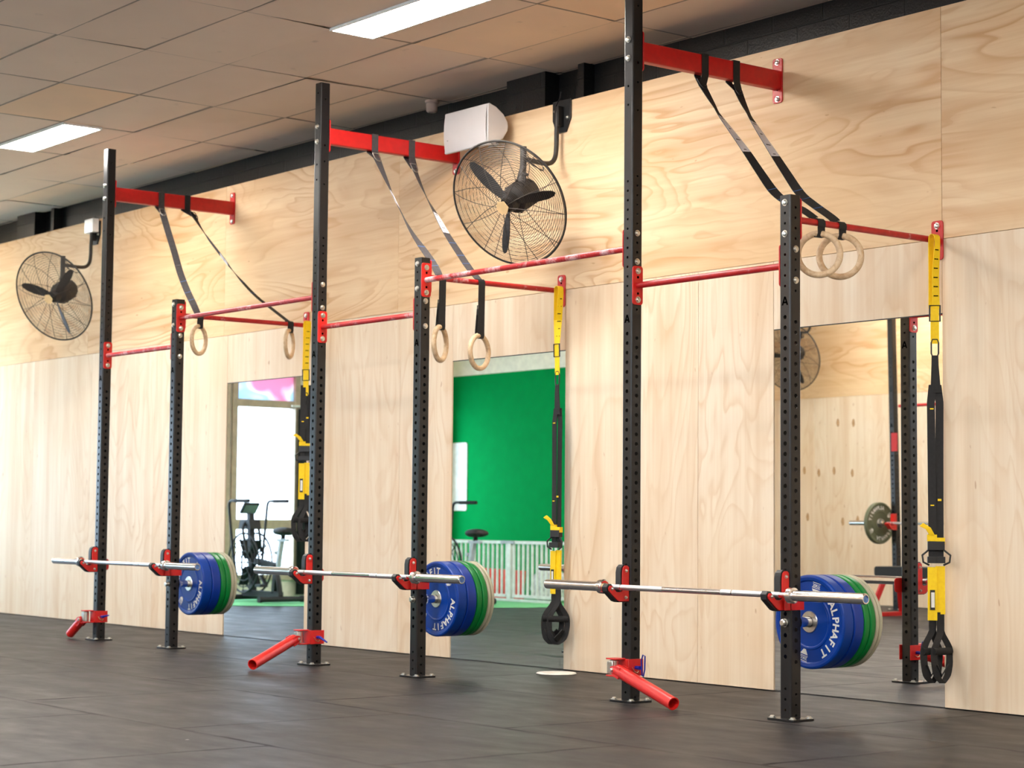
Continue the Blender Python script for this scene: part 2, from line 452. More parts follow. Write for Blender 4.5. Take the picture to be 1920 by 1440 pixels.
mb.build('knot_patch', simple('knot_patch', lin(186, 146, 102), .6, 0, .3, 40), wf, flat=True)

# green wall and its return
wc = bpy.data.objects.new('wall_corner', None); COL.objects.link(wc); struct(wc)
mb = MB(); mb.box(XL-.2, -11.0, -7.2, -7.0, 0, 2.76); mb.build('green_board', 'greensc', wc, flat=True)
mb = MB(); mb.box(XL-.2, -11.0, -7.2, -6.99, 2.76, ZCEIL+.1); mb.build('pine_header', 'cream', wc, flat=True)
mb = MB(); mb.box(-11.15, -11.0, YF, -7.2, 0, ZCEIL+.1); mb.build('return_wall', 'plain', wc, flat=True)
# right wall
mb = MB(); mb.box(XR, XR+.2, YF-.2, YBLOCK+.2, 0, ZCEIL+.1); struct(mb.build('wall_right', 'plain', flat=True))
# left wall with tall windows
WY = [(-4.66, -3.80), (-3.70, -2.3), (-2.14, -.8), (-6.8, -5.6)]
wl = bpy.data.objects.new('wall_left', None); COL.objects.link(wl); struct(wl)
mb = MB()
ys = sorted(WY)
e = [-7.2]+[q for w in ys for q in w]+[YBLOCK]
for a, b in zip(e[0::2], e[1::2]): mb.box(XL-.15, XL, a, b, 0, 2.7)
mb.box(XL-.15, XL, -7.2, YBLOCK, 2.7, ZCEIL+.1)
for a, b in ys: mb.box(XL-.15, XL, a, b, 0, .22)
mb.build('window_wall', 'plain', wl, flat=True)
for k, (a, b) in enumerate(ys):
    mb = MB()
    for z0, z1 in ((.20, .27), (.80, .92), (2.25, 2.34), (2.66, 2.72)): mb.box(XL-.04, XL+.03, a-.02, b+.02, z0, z1)
    for yy in (a, b): mb.box(XL-.04, XL+.035, yy-.035, yy+.035, .2, 2.72)
    o = struct(mb.build('window_%d' % (k+1), 'frame_tan', flat=True, bevel=.004))
    mb = MB(); mb.box(XL-.022, XL-.018, a, b, 2.34, 2.66); mb.build('printed_film', 'film', o, flat=True)

# mirrors in the plywood
MLAB = ['tall frameless wall mirror showing a bright window and exercise bike',
        'tall frameless wall mirror showing a green wall and white barrier',
        'tall frameless wall mirror showing plywood and black posts']
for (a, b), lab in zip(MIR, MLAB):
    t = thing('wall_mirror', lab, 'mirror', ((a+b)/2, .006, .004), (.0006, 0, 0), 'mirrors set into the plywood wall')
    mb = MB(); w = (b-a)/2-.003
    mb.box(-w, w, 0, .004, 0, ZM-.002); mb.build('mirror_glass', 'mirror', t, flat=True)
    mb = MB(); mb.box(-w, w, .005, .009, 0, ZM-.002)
    mb.box(-w, w, -.004, .005, ZM-.0015, ZM+.004); mb.build('backing_and_gap_shadow', 'plastic', t, flat=True)  # black strip along the top stands in for the gap's shadow

# ------------------------------------------------------------------ the rig
rig = thing('pull_up_rig', 'long charcoal and red pull-up rig bolted to floor and plywood wall', 'rig')
FL = [.299+.0505*k for k in range(33)]; FLs = [.049, .099, .149]; FU = [2.065+.0505*k for k in range(9)]
SL = [.275+.0505*k for k in range(33)]; SLs = [.024, .074, .124, .174]; SU = [2.041+.0505*k for k in range(9)]
FT = [2.065+.0505*k for k in range(14)]+[3.13, 3.23, 3.38, 3.48, 3.70]
ST = [2.041+.0505*k for k in range(15)]+[3.10, 3.25, 3.355, 3.66]

def holed_face(mb, o, u, n, z1, holes, w):
    """strip of a tube wall with real holes; u across, n outward normal"""
    o = Vector(o); u = Vector(u); n = Vector(n)
    P = lambda a, z, d=0: o+u*a+Vector((0, 0, z))-n*d
    hw = w/2; z = 0.0; N = 16
    for hz, r in sorted(holes):
        hb = min(.021, max(r+.004, .012))
        if hz-hb < z or hz+hb > z1: continue
        if hz-hb > z+1e-6: mb.quad(P(-hw, z), P(hw, z), P(hw, hz-hb), P(-hw, hz-hb))
        outer = []
        ca = math.atan2(hb, hw); ang = [2*PI*i/N for i in range(N)]
        for c in (ca, PI-ca, PI+ca, 2*PI-ca):
            k = min(range(N), key=lambda i: abs(ang[i]-c)); ang[k] = c
        for a in ang:
            c, s_ = math.cos(a), math.sin(a)
            k = min(hw/abs(c) if abs(c) > 1e-6 else 1e9, hb/abs(s_) if abs(s_) > 1e-6 else 1e9)
            outer.append((c*k, s_*k))
        A = mb.add([P(x, hz+y) for x, y in outer])
        B = mb.add([P(r*math.cos(a), hz+r*math.sin(a)) for a in ang])
        D = mb.add([P(r*math.cos(a), hz+r*math.sin(a), .004) for a in ang])
        for i in range(N):
            j = (i+1) % N
            mb.face((A+i, A+j, B+j, B+i)); mb.face((B+i, B+j, D+j, D+i))
        z = hz+hb
    if z < z1: mb.quad(P(-hw, z), P(hw, z), P(hw, z1), P(-hw, z1))

RB, RS = .0105, .0068
def bolt(mb, p, n, r=.013, washer=.017):
    p = Vector(p); n = Vector(n).normalized()
    mb.lathe([(washer, 0), (washer, .003), (r, .003), (r*.96, .009), (r*.6, .0115)], p, n, 12)
    return mb

def a_mark(mb, o, u, v, n, s):
    o = Vector(o)+Vector(n)*.0006
    for poly in ([(-.5, 0), (-.26, 0), (.08, 1), (-.12, 1)], [(.5, 0), (.26, 0), (-.02, .80), (.12, 1)], [(-.16, .22), (.2, .22), (.14, .42), (-.10, .42)]):
        mb.prism([(x*s, y*s) for x, y in poly], o, u, v, Vector(n)*.0004)

def upright(X, tall, Y=YP, parent=rig, bolts=True, lean=None):
    z1 = ZT if tall else ZS
    fh = [(z, RB) for z in FL]+[(z, RS) for z in FLs]+[(z, RS) for z in (FT if tall else FU)]
    sh = [(z, RB) for z in SL]+[(z, RS) for z in SLs]+[(z, RS) for z in (ST if tall else SU)]
    mb = MB(); c = .009; w = S-2*c
    holed_face(mb, (X, Y-H, 0), (1, 0, 0), (0, -1, 0), z1, fh, w)
    holed_face(mb, (X, Y+H, 0), (-1, 0, 0), (0, 1, 0), z1, fh, w)
    holed_face(mb, (X+H, Y, 0), (0, 1, 0), (1, 0, 0), z1, sh, w)
    holed_face(mb, (X-H, Y, 0), (0, -1, 0), (-1, 0, 0), z1, sh, w)
    for cx, cy, a0 in ((1, 1, 0), (-1, 1, PI/2), (-1, -1, PI), (1, -1, 3*PI/2)):
        pr = [(X+cx*(H-c)+c*math.cos(a0+PI/2*i/4), Y+cy*(H-c)+c*math.sin(a0+PI/2*i/4)) for i in range(5)]
        for p, q in zip(pr, pr[1:]): mb.quad((p[0], p[1], 0), (q[0], q[1], 0), (q[0], q[1], z1), (p[0], p[1], z1))
    o = mb.build('upright', 'post', parent, loc=(X, Y, 0), angle=30)
    mb = MB(); mb.prism(rrect(S-.001, S-.001, c), (0, 0, z1-.004), (1, 0, 0), (0, 1, 0), (0, 0, .005))
    mb.build('end_cap', 'plastic', o)
    mb = MB(); mb.prism(rrect(.175, .150, .012), (0, 0, .001), (1, 0, 0), (0, 1, 0), (0, 0, .009))
    mb.build('base_plate', 'post', o, bevel=.001)
    for sx in (-1, 1):
        for sy in (-1, 1):
            mb = MB(); bolt(mb, (sx*.066, sy*.055, .010), (0, 0, 1), .012, .018); mb.build('anchor_bolt', 'zinc', o)
    for q in (1, -1):
        mb = MB(); a_mark(mb, (0, -H*q, 1.972), (q, 0, 0), (0, 0, 1), (0, -q, 0), .042); mb.build('letter_mark', 'dark_hole', o, flat=True)
    if bolts:
        if tall: spots = [((0, -H, z), (0, -1, 0)) for z in (3.38, 3.48)]
        else: spots = [((0, -H, z), (0, -1, 0)) for z in (2.318, 2.469)]
        i = [k for k in range(6) if abs(XP[k]-X) < .01][0]
        if i in (2, 4): spots += [((H, 0, z), (1, 0, 0)) for z in (2.294, 2.445)]
        if i in (1, 3, 5): spots += [((H, 0, z), (1, 0, 0)) for z in (2.092, 2.243)]
        for p, n in spots:
            mb = MB(); bolt(mb, p, n); mb.build('bolt', 'zinc', o)
    return o
POSTS = [upright(X, i % 2 == 0) for i, X in enumerate(XP)]

def plate_holes(mb, o, u, v, n, zs):
    for z in zs: mb.lathe([(.007, 0), (.007, .0008)], Vector(o)+Vector(v)*z, n, 12)

def flange(parent, o, u, v, n, w, h, bz, hz, name='flange', mat='red'):
    """red end plate with its bolts (as in the photo, two bolts and small spare holes)"""
    o = Vector(o); n = Vector(n)
    mb = MB(); mb.prism(rrect(w, h, .016), o, u, v, n*.007)
    f = mb.build(name, mat, parent, bevel=.0012)
    return f, [(o+n*.007+Vector(v)*z, n) for z in bz], [(o+n*.007+Vector(v)*z, n) for z in hz]

def cross_bar(i, z, mat):
    xa, xb = XP[i]+H, XP[i+1]-H
    mb = MB(); mb.cyl((xa+.006, YP, z), (xb-.006, YP, z), .0165, n=20)
    b = mb.build('pull_up_bar', mat, rig)
    for x, n in ((xa, 1), (xb, -1)):
        f, bs, hs = flange(b, (x, YP, z), (0, 1, 0), (0, 0, 1), (n, 0, 0), .070, .205, (-.0755, .0755), (-.043, .043), mat='red_bright')
        for p, d in bs:
            mb = MB(); bolt(mb, p, d); mb.build('bolt', 'zinc', b)
        for p, d in hs: MB().lathe([(.007, 0), (.007, .0008)], p, d, 12).build('spare_hole', 'dark_hole', b)
    return b
cross_bar(0, 2.168, 'chalk_some'); cross_bar(1, 2.3695, 'chalk_some'); cross_bar(2, 2.168, 'chalk_some')
cross_bar(3, 2.3695, 'chalk_heavy'); cross_bar(4, 2.168, 'chalk_light')

def wall_arm(i, tall):
    X = XP[i]; y0 = YP+H; y1 = -.001; z = 3.424 if tall else 2.3935
    mb = MB()
    if tall:
        mb.prism(rrect(.055, .106, .008), (X, y0+.006, z), (1, 0, 0), (0, 0, 1), (0, y1-y0-.012, 0)); nm = 'wall_beam'; mt = 'red'
        h = .215; bz = (-.085, .085)
    else:
        mb.cyl((X, y0+.006, z), (X, y1-.006, z), .0165, n=20); nm = 'wall_bar'; mt = 'chalk_light' if i != 3 else 'chalk_some'
        h = .205; bz = (-.0755, .0755)
    b = mb.build(nm, mt, rig)
    for y, n, hh in ((y0, 1, h), (y1, -1, h if not tall else .255)):
        f, bs, hs = flange(b, (X, y, z), (1, 0, 0), (0, 0, 1), (0, n, 0), .075, hh, bz if n > 0 or not tall else (-.105, .105), (-.05, .05))
        for p, d in bs:
            mb = MB(); bolt(mb, p, d); mb.build('bolt', 'zinc', b)
        if n < 0:
            for p, d in hs: MB().lathe([(.007, 0), (.007, .0008)], p, d, 12).build('spare_hole', 'dark_hole', b)
for i in range(6): wall_arm(i, i % 2 == 0)

# storage pegs on the short posts, pointing to the wall
def peg(i):
    X = XP[i]
    mb = MB(); mb.cyl((X, YP+H+.001, .459), (X, -.66, .459), .0245, n=24); mb.lathe([(.038, 0), (.038, .010)], (X, YP+H+.001, .459), (0, 1, 0), 24)
    p = mb.build('storage_peg', 'chrome', rig)
    mb = MB(); mb.lathe([(.020, 0), (.020, .004), (.017, .004), (.017, .020), (.012, .025)], (X, YP-H, .459), (0, -1, 0), 20)
    mb.build('peg_bolt', 'zinc', p)
for i in (1, 3, 5): peg(i)

# ------------------------------------------------------------------ bumper plates
def plate(loc, th, R, mats, label, cat='weight plate', group=None, rot=(0, 0, 0), writing=None, holer=.0265, word='ALPHAFIT'):
    """disc with axis along local Y, face towards -Y"""
    t = thing('bumper_plate', label, cat, loc, rot, group)
    face, rim = mats
    d = (0, 1, 0)
    h = th/2
    prof = [(.052, -h+.006), (R*.52, -h+.006), (R*.545, -h+.003), (R*.58, -h+.003), (R*.60, -h+.008), (R*.86, -h+.008), (R*.885, -h+.002), (R*.95, -h), (R*.985, -h+.003), (R, -h+.009),
            (R, h-.009), (R*.985, h-.003), (R*.95, h), (.052, h)]
    mb = MB(); mb.lathe(prof, (0, 0, 0), d, 72, cap=False, closed=True)
    mb.build('rubber_disc', face, t, angle=28)
    mb = MB()
    mb.lathe([(holer, -h+.001), (.050, -h+.001), (.0525, -h+.005), (.0525, h-.002), (holer, h-.002)], (0, 0, 0), d, 40, cap=False, closed=True)
    mb.build('steel_hub', 'zinc', t)
    if writing is not None:
        y = -h+.0074; rr = R*.655; sz = R*.25
        span = math.radians(13)
        for base in (writing, writing+180):
            mb = MB()
            for k, ch in enumerate(word):
                a = math.radians(base)-(k-(len(word)-1)/2)*span      # clockwise
                er = Vector((math.cos(a), 0, math.sin(a))); et = Vector((math.sin(a), 0, -math.cos(a)))
                put_text(mb, ch, er*rr+Vector((0, y, 0)), et, er, sz, .03)
            mb.build('word_lettering', 'white_ink', t, flat=True)
        for base in (writing+90, writing-90):
            mb = MB(); a = math.radians(base); er = Vector((math.cos(a), 0, math.sin(a))); et = Vector((math.sin(a), 0, -math.cos(a)))
            c = er*R*.70+Vector((0, y, 0)); s = R*.11
            mb.prism([(-s, s*.1), (s, s*.1), (0, -s*1.35)], c, et, er, (0, -.0004, 0))
            mb.prism([(-s*1.05, s*.30), (s*1.05, s*.30), (s*1.05, s*.42), (-s*1.05, s*.42)], c, et, er, (0, -.0004, 0))
            mb.prism([(-s*1.05, s*1.30), (s*1.05, s*1.30), (s*1.05, s*1.42), (-s*1.05, s*1.42)], c, et, er, (0, -.0004, 0))
            put_text(mb, '20KG', c+er*s*.55, et, er, s*.8, .02)
            mb.build('logo', 'white_ink', t, flat=True)
    return t
where = {1: 'peg by the bright window mirror', 3: 'peg by the green wall mirror', 5: 'peg by the mirror reflecting posts'}
wr = {1: -42, 3: -50, 5: -14}
for i in (1, 3, 5):
    y = -.972
    seq = [('blue', .073, .225, 'white-lettered blue bumper plate facing out on the'), ('blue_rim', .073, .225, 'blue bumper plate touching green on the'),
           ('green', .042, .2245, 'green bumper plate touching blue on the'), ('green', .042, .2245, 'green bumper plate touching pale grey on the'),
           ('greyplate', .025, .2245, 'pale grey bumper plate touching green on the'), ('greyplate', .025, .2245, 'pale grey bumper plate closest to the wall on the')]
    for k, (m, th, R, lab) in enumerate(seq):
        plate((XP[i], y+th/2, .459), th-.001, R, (m, m), lab+' '+where[i], group='bumper plates on the rig pegs', writing=wr[i] if k == 0 else None)
        y += th

# ------------------------------------------------------------------ rack hooks
def rack_hook(i, label):
    right = i % 2 == 1
    t = thing('rack_hook', label, 'hook', (XP[i], YP-H-.0005, .583), group='red hooks holding the barbells')
    # profile in (out from the post, up)
    prof = [(0, .112), (.012, .120), (.030, .120), (.042, .108), (.046, .085), (.046, -.010), (.060, -.016), (.086, -.015), (.118, .016), (.132, .018), (.142, .006), (.138, -.008), (.082, -.056), (.066, -.064), (0, -.064)]
    pr = [(-a, b) for a, b in prof]
    mb = MB()
    for x in (.019, -.026): mb.prism(pr, (x, 0, 0), (0, 1, 0), (0, 0, 1), (.007, 0, 0))
    # side plate running past the post
    xs = H+.001 if right else -H-.007
    mb.prism([(-.046, -.064), (.085, -.064), (.085, -.012), (-.046, -.012)] if right else rrect(.17, .085, .02), (xs, 0 if right else .042, 0 if right else -.012), (0, 1, 0), (0, 0, 1), (.006, 0, 0))
    if right: mb.box(.019, H+.007, -.010, -.0012, -.064, -.012)
    else: mb.box(-H-.007, -.019, -.010, -.0012, -.054, .030)
    mb.build('bracket', 'red_bright', t, bevel=.0015)
    mb = MB(); g = [(-a*1.06-(.004 if a > 0 else 0), b*1.02) for a, b in prof]
    g = [(0, .116), (-.012, .125), (-.034, .125), (-.050, .112), (-.056, .085), (-.056, -.006), (-.066, -.012), (-.086, -.0125), (-.116, .026), (-.136, .028), (-.150, .012), (-.146, -.012), (-.088, -.062), (-.068, -.068), (0, -.068)]
    mb.prism(g, (-.019, 0, 0), (0, 1, 0), (0, 0, 1), (.038, 0, 0)); mb.build('liner', 'plastic', t, bevel=.002)
    for a, b in ((-.022, .094), (-.024, -.044), (-.118, .002)):
        mb = MB(); bolt(mb, (.026, a, b), (1, 0, 0), .0065, .0085); mb.build('bolt', 'zinc', t)
    return t
HL = ['red rack hook on the tall post farthest along the plywood wall', 'red rack hook under the sleeve collar by the bright window mirror',
      'red rack hook on the tall post with the red tube swung out towards the room', 'red rack hook under the sleeve collar by the green wall mirror',
      'red rack hook on the tall post with the red tube lying along the wall', 'red rack hook under the sleeve collar by the mirror reflecting posts']
for i in range(6): rack_hook(i, HL[i])

# ------------------------------------------------------------------ barbells
def barbell(loc, label, sl=.44, half=1.13):
    t = thing('barbell', label, 'barbell', loc, group='barbells on racks')
    c = half-sl-.03
    mb = MB(); mb.cyl((-c, 0, 0), (c, 0, 0), .0142, n=20); mb.build('shaft', 'chrome', t)
    for a, b in ((-.60, -.21), (.21, .60)):
        mb = MB(); mb.cyl((a, 0, 0), (a+(b-a)*.18, 0, 0), .0147, n=20); mb.cyl((a+(b-a)*.2, 0, 0), (b, 0, 0), .0147, n=20); mb.build('knurled_grip', 'knurl', t)
    for s in (-1, 1):
        mb = MB(); mb.lathe([(.0255, 0), (.0255, sl-.004), (.0225, sl), (.0175, sl), (.0175, sl-.006)], (s*(c+.03), 0, 0), (s, 0, 0), 28, cap=True)
        sv = mb.build('sleeve', 'chrome', t)
        mb = MB(); mb.lathe([(.0172, sl-.0055), (.0172, sl-.004)], (s*(c+.03), 0, 0), (s, 0, 0), 24); mb.build('end_cap', 'cap_blue', sv)
        mb = MB(); mb.lathe([(.030, -.004), (.034, 0), (.0375, .002), (.0375, .028), (.034, .030)], (s*c, 0, 0), (s, 0, 0), 28); mb.build('collar', 'chrome', t)
        mb = MB(); mb.lathe([(.0175, -.012), (.0215, -.010), (.0215, -.004)], (s*c, 0, 0), (s, 0, 0), 20); mb.build('bushing', 'bronze', t)
    return t
YB = YP-H-.0725; ZB = .5922
bb = barbell((-.932, YB, ZB), 'unloaded chrome barbell on the hooks in front of the mirror reflecting posts')
copy_tree(bb, (-3.955, YB, ZB), 'unloaded chrome barbell on the hooks in front of the green wall mirror')
copy_tree(bb, (-7.0, YB, ZB), 'unloaded chrome barbell on the hooks farthest along the plywood wall')

# ------------------------------------------------------------------ landmine attachments
def landmine(i, end, label, pivot, group='landmine attachments on the tall posts'):
    X = XP[i]; t = thing('landmine_attachment', label, 'landmine', (X, YP, 0), group=group)
    z0, z1 = .135, .222; g = .0015
    mb = MB()
    for s in (-1, 1): mb.box(s*(H+g) if s > 0 else -(H+g)-.007, (H+g)+.007 if s > 0 else -(H+g), -H-.018, H+.012, z0, z1)
    mb.box(-H-.008, H+.008, -H-.018, -H-.0015, z0, z1)
    for z in (z0-.003, z1-.003): mb.prism(rrect(.085, .075, .012), (pivot[0]*.75, -H-.045, z), (1, 0, 0), (0, 1, 0), (0, 0, .007))
    mb.build('clamp', 'red_bright', t, bevel=.0015)
    pv = Vector((pivot[0], -H-.060+pivot[1], (z0+z1)/2))
    mb = MB(); mb.cyl((pivot[0]*.8, -H-.055, z0+.006), (pivot[0]*.8, -H-.055, z1-.006), .022, n=18)
    mb.obox(pv, (.022, 0, 0), (0, .020, 0), (0, 0, .032)); mb.build('swivel', 'zinc', t, bevel=.003)
    e = Vector(end)-Vector((X, YP, 0)); d = (e-pv).normalized()
    a = pv+d*.055
    mb = MB(); L = (e-a).length
    mb.lathe([(.0, 0), (.033, 0), (.033, L), (.028, L), (.028, L-.20), (0, L-.20)], a, d, 28, cap=False)
    mb.build('bar_tube', 'red_bright', t, angle=30)
    u, v, _ = frame_of(d)
    mb = MB()
    for s in (-1, 1): mb.prism([(-.030, -.030), (.030, -.030), (.030, .015), (.012, .055), (-.012, .055), (-.030, .015)], a+u*s*.026+d*.020-u*.003, v, -d, u*.006)
    mb.build('yoke', 'red_bright', t, bevel=.0015)
    mb = MB(); bolt(mb, a+u*.030-d*.012, u, .010, .013); bolt(mb, a-u*.030-d*.012, -u, .010, .013); mb.build('yoke_bolt', 'zinc', t)
    mb = MB(); mb.cyl((H+.008, -.004, .178), (H+.042, -.006, .178), .010, n=14)
    if i == 4:
        lp = [(H+.050, 0, .17), (H+.046, 0, .215), (H+.058, 0, .245), (H+.074, 0, .24), (H+.072, 0, .17), (H+.062, 0, .135), (H+.052, 0, .14)]
        mb.tube(lp, .0038, 8, True)
    else: mb.cyl((H+.040, -.006, .180), (H+.098, .012, .150 if i == 2 else .192), .009, .005, n=12)
    mb.build('locking_pin', 'pin_blue', t)
    mb = MB(); mb.tube([(H+.009, -.03, .18), (H+.016, -.02, .158), (H+.018, 0, .152), (H+.012, .01, .160)], .0022, 6); mb.build('pin_lanyard', 'bronze', t)
    return t
landmine(4, (-.995, -1.268, .036), 'red landmine tube lying along the wall beside the mirror reflecting posts', (-.034, 0))
landmine(2, (-4.335, -1.672, .036), 'red landmine tube swung out into the room from its tall post', (-.035, 0))
landmine(0, (-7.83, -1.20, .036), 'small dull red landmine tube on the tall post farthest along the plywood wall', (-.045, 0))

# ------------------------------------------------------------------ gymnastic rings
def interp(pts, n):
    out = []
    pts = [Vector(p) for p in pts]
    for i in range(len(pts)-1):
        p0 = pts[max(i-1, 0)]; p1 = pts[i]; p2 = pts[i+1]; p3 = pts[min(i+2, len(pts)-1)]
        for k in range(n):
            t = k/n
            out.append(.5*((2*p1)+(p2-p0)*t+(2*p0-5*p1+4*p2-p3)*t*t+(3*p1-p0-3*p2+p3)*t**3))
    out.append(pts[-1]); return out

def gym_ring(i_beam, yb, i_bar, pts, centre, naz, label, drop, lab, web='web', twist=(80, 85, 40, 0, 0, 20)):
    """long strap from the upper beam down over the round bar, ring hanging below"""
    t = thing('gymnastic_ring', label, 'gymnastic ring', (0, 0, 0), group='wooden rings hung on long straps')
    XB = XP[i_beam]; w = .025
    ztop = 3.424+.053+.003; zbot = 3.424-.053-.003; xo = .0275+.003
    p0 = Vector(pts[0])
    # loop round the beam, choked at p0
    lp = [(XB-xo, yb, zbot-.002), (XB-xo, yb, ztop), (XB+xo, yb, ztop), (XB+xo, yb, zbot-.004), p0+Vector((.004, 0, .003))]
    mb = MB(); mb.ribbon([p0+Vector((-.004, 0, 0))]+[Vector(q) for q in lp], (0, w, 0), .0028)
    # main run
    run = interp(pts, 6); k = len(run); ws = []
    D = (Vector(pts[-1])-Vector(pts[0])); hz = Vector((-D.y, D.x, 0)).normalized()
    for i, p in enumerate(run):
        tt = (run[min(i+1, k-1)]-run[max(i-1, 0)]).normalized(); n2 = tt.cross(hz).normalized()
        f = i/(k-1)*(len(twist)-1); a0 = twist[int(f)]; a1 = twist[min(int(f)+1, len(twist)-1)]; a = math.radians(a0+(a1-a0)*(f-int(f)))
        ws.append((hz*math.cos(a)+n2*math.sin(a))*w)
    mb.ribbon(run, ws, .0028)
    st = mb.build('strap', web, t)
    a, b = lab
    ia, ib = int(a*(k-1)), int(b*(k-1))
    mb = MB(); mb.ribbon(run[ia:ib+1], [q*.94 for q in ws[ia:ib+1]], .0050); mb.build('woven_label', 'label', st)
    mb = MB()
    for j in range(ia, ib):
        if j % 2: continue
        mb.ribbon([run[j].lerp(run[j+1], .45), run[j].lerp(run[j+1], .6)], [ws[j]*(.3 if j % 4 else .55), ws[j]*(.3 if j % 4 else .55)], .0058)
    mb.build('label_print', 'plastic', st)
    mb = MB()
    for f in (.62, .72, .82):
        j = int(f*(k-2)); mb.ribbon([run[j], run[j].lerp(run[j+1], .12)], [ws[j]*1.01, ws[j]*1.01], .0046)
    mb.build('stitch_mark', 'web_stitch', st)
    # choke buckle near the beam
    d = (Vector(pts[1])-p0).normalized(); u = Vector((0, 1, 0))
    c = p0+Vector((0, 0, .012))
    mb = MB(); q = [c+d*.05+u*.010, c+d*.02+u*.022, c-d*.035+u*.022, c-d*.035-u*.022, c+d*.02-u*.022, c+d*.05-u*.010]
    mb.tube(q, .0035, 8, True); mb.build('choke_ring', 'zinc' if web != 'web' else 'plastic', t)
    # over the bar and down to the ring
    Xc = XP[i_bar]; yc = centre[1]; zb = 2.3935; R = .1015; r = .016
    cz = zb-.0165-drop-R-r
    arc = [Vector((Xc+.021*math.cos(q), yc, zb+.021*math.sin(q))) for q in [math.radians(a) for a in (150, 110, 70, 30, 0)]]
    zr = cz+R
    down = [Vector((Xc+.020, yc, zb-.02)), Vector((Xc+.016, yc, zr+.03)), Vector((Xc+.017, yc, zr)), Vector((Xc+.010, yc, zr-.017)), Vector((Xc-.006, yc, zr-.018)), Vector((Xc-.014, yc, zr)), Vector((Xc-.010, yc, zr+.04))]
    down = down[:-1] if drop < .05 else down
    end = [] if drop < .05 else [Vector((Xc+.004, yc, zr+max(.05, drop*.55)))]
    mb = MB(); mb.ribbon([Vector(pts[-1])]+arc+down+end, (0, w, 0), .0028); mb.build('lower_strap', 'web', t)
    if drop > .1:
        mb = MB(); z0 = zr+drop*.62; q = [Vector((Xc+.006, yc+sy*.022, z0+dz)) for sy, dz in ((-1, 0), (1, 0), (1, -.055), (-1, -.055))]
        mb.tube(q, .0035, 8, True); mb.build('cam_buckle', 'plastic', t)
    mb = MB(); n = Vector((math.cos(math.radians(naz)), math.sin(math.radians(naz)), 0))
    mb.torus((Xc, yc, cz), n, R, r, 56, 14); mb.build('wooden_hoop', 'ring', t)
    return t
S5a = [(-1.454, -.64, 3.297), (-1.356, -.664, 3.186), (-1.262, -.687, 3.087), (-1.04, -.741, 2.884), (-.883, -.779, 2.729), (-.75, -.811, 2.604), (-.615, -.844, 2.524), (-.512, -.869, 2.484), (-.406, -.892, 2.425)]
S5b = [(-1.497, -.324, 3.318), (-1.418, -.354, 3.217), (-1.31, -.394, 3.105), (-1.083, -.478, 2.897), (-.927, -.537, 2.756), (-.781, -.591, 2.627), (-.656, -.637, 2.554), (-.464, -.709, 2.456), (-.405, -.738, 2.424)]
S3a = [(-4.399, -.758, 3.297), (-4.208, -.797, 3.091), (-4.045, -.83, 2.928), (-3.824, -.874, 2.728), (-3.566, -.926, 2.541), (-3.472, -.945, 2.464), (-3.42, -.958, 2.416)]
S3b = [(-4.397, -.458, 3.262), (-4.239, -.49, 3.083), (-4.057, -.526, 2.916), (-3.893, -.559, 2.767), (-3.709, -.595, 2.619), (-3.554, -.626, 2.5), (-3.424, -.655, 2.418)]
S1a = [(-7.468, -.679, 3.305), (-7.273, -.726, 3.114), (-7.106, -.766, 2.954), (-6.938, -.806, 2.781), (-6.746, -.852, 2.627), (-6.561, -.896, 2.501), (-6.44, -.928, 2.42)]
S1b = [(-7.466, -.404, 3.307), (-7.346, -.376, 3.165), (-7.244, -.351, 3.059), (-7.082, -.312, 2.9), (-6.947, -.28, 2.773), (-6.774, -.238, 2.63), (-6.547, -.184, 2.485), (-6.44, -.157, 2.418)]
gym_ring(4, -.60, 5, S5a, (0, -.896, 0), -47, 'wooden ring half hidden behind the post beside the overlapping ring', .020, (.26, .40), twist=(0, -34, 4, 20, 15, 10))
gym_ring(4, -.36, 5, S5b, (0, -.744, 0), -47, 'wooden ring tight under the bar overlapping another, nearer the yellow strap', .016, (.26, .40), twist=(0, -34, 4, 20, 15, 10))
gym_ring(2, -.70, 3, S3a, (0, -.959, 0), 32, 'wooden ring hanging low beside the post in front of the green wall mirror', .262, (.24, .34), 'web_grey', twist=(0, -45, -48, 0, 10, 0))
gym_ring(2, -.40, 3, S3b, (0, -.66, 0), 19, 'wooden ring hanging low with its edge over the green wall mirror top', .295, (.34, .50), 'web_grey', twist=(-20, -50, -15, 0, 5, 0))
gym_ring(0, -.66, 1, S1a, (0, -.925, 0), 31, 'thin-looking wooden ring beside the short post of the farthest rack', .035, (.45, .47), 'web_grey', twist=(20, 10, 15, 20, 20, 0))
gym_ring(0, -.43, 1, S1b, (0, -.154, 0), 41, 'wooden ring beside the yellow strap above the bright window mirror', .015, (.36, .45), 'web', twist=(0, -45, -50, -10, 0, 0))

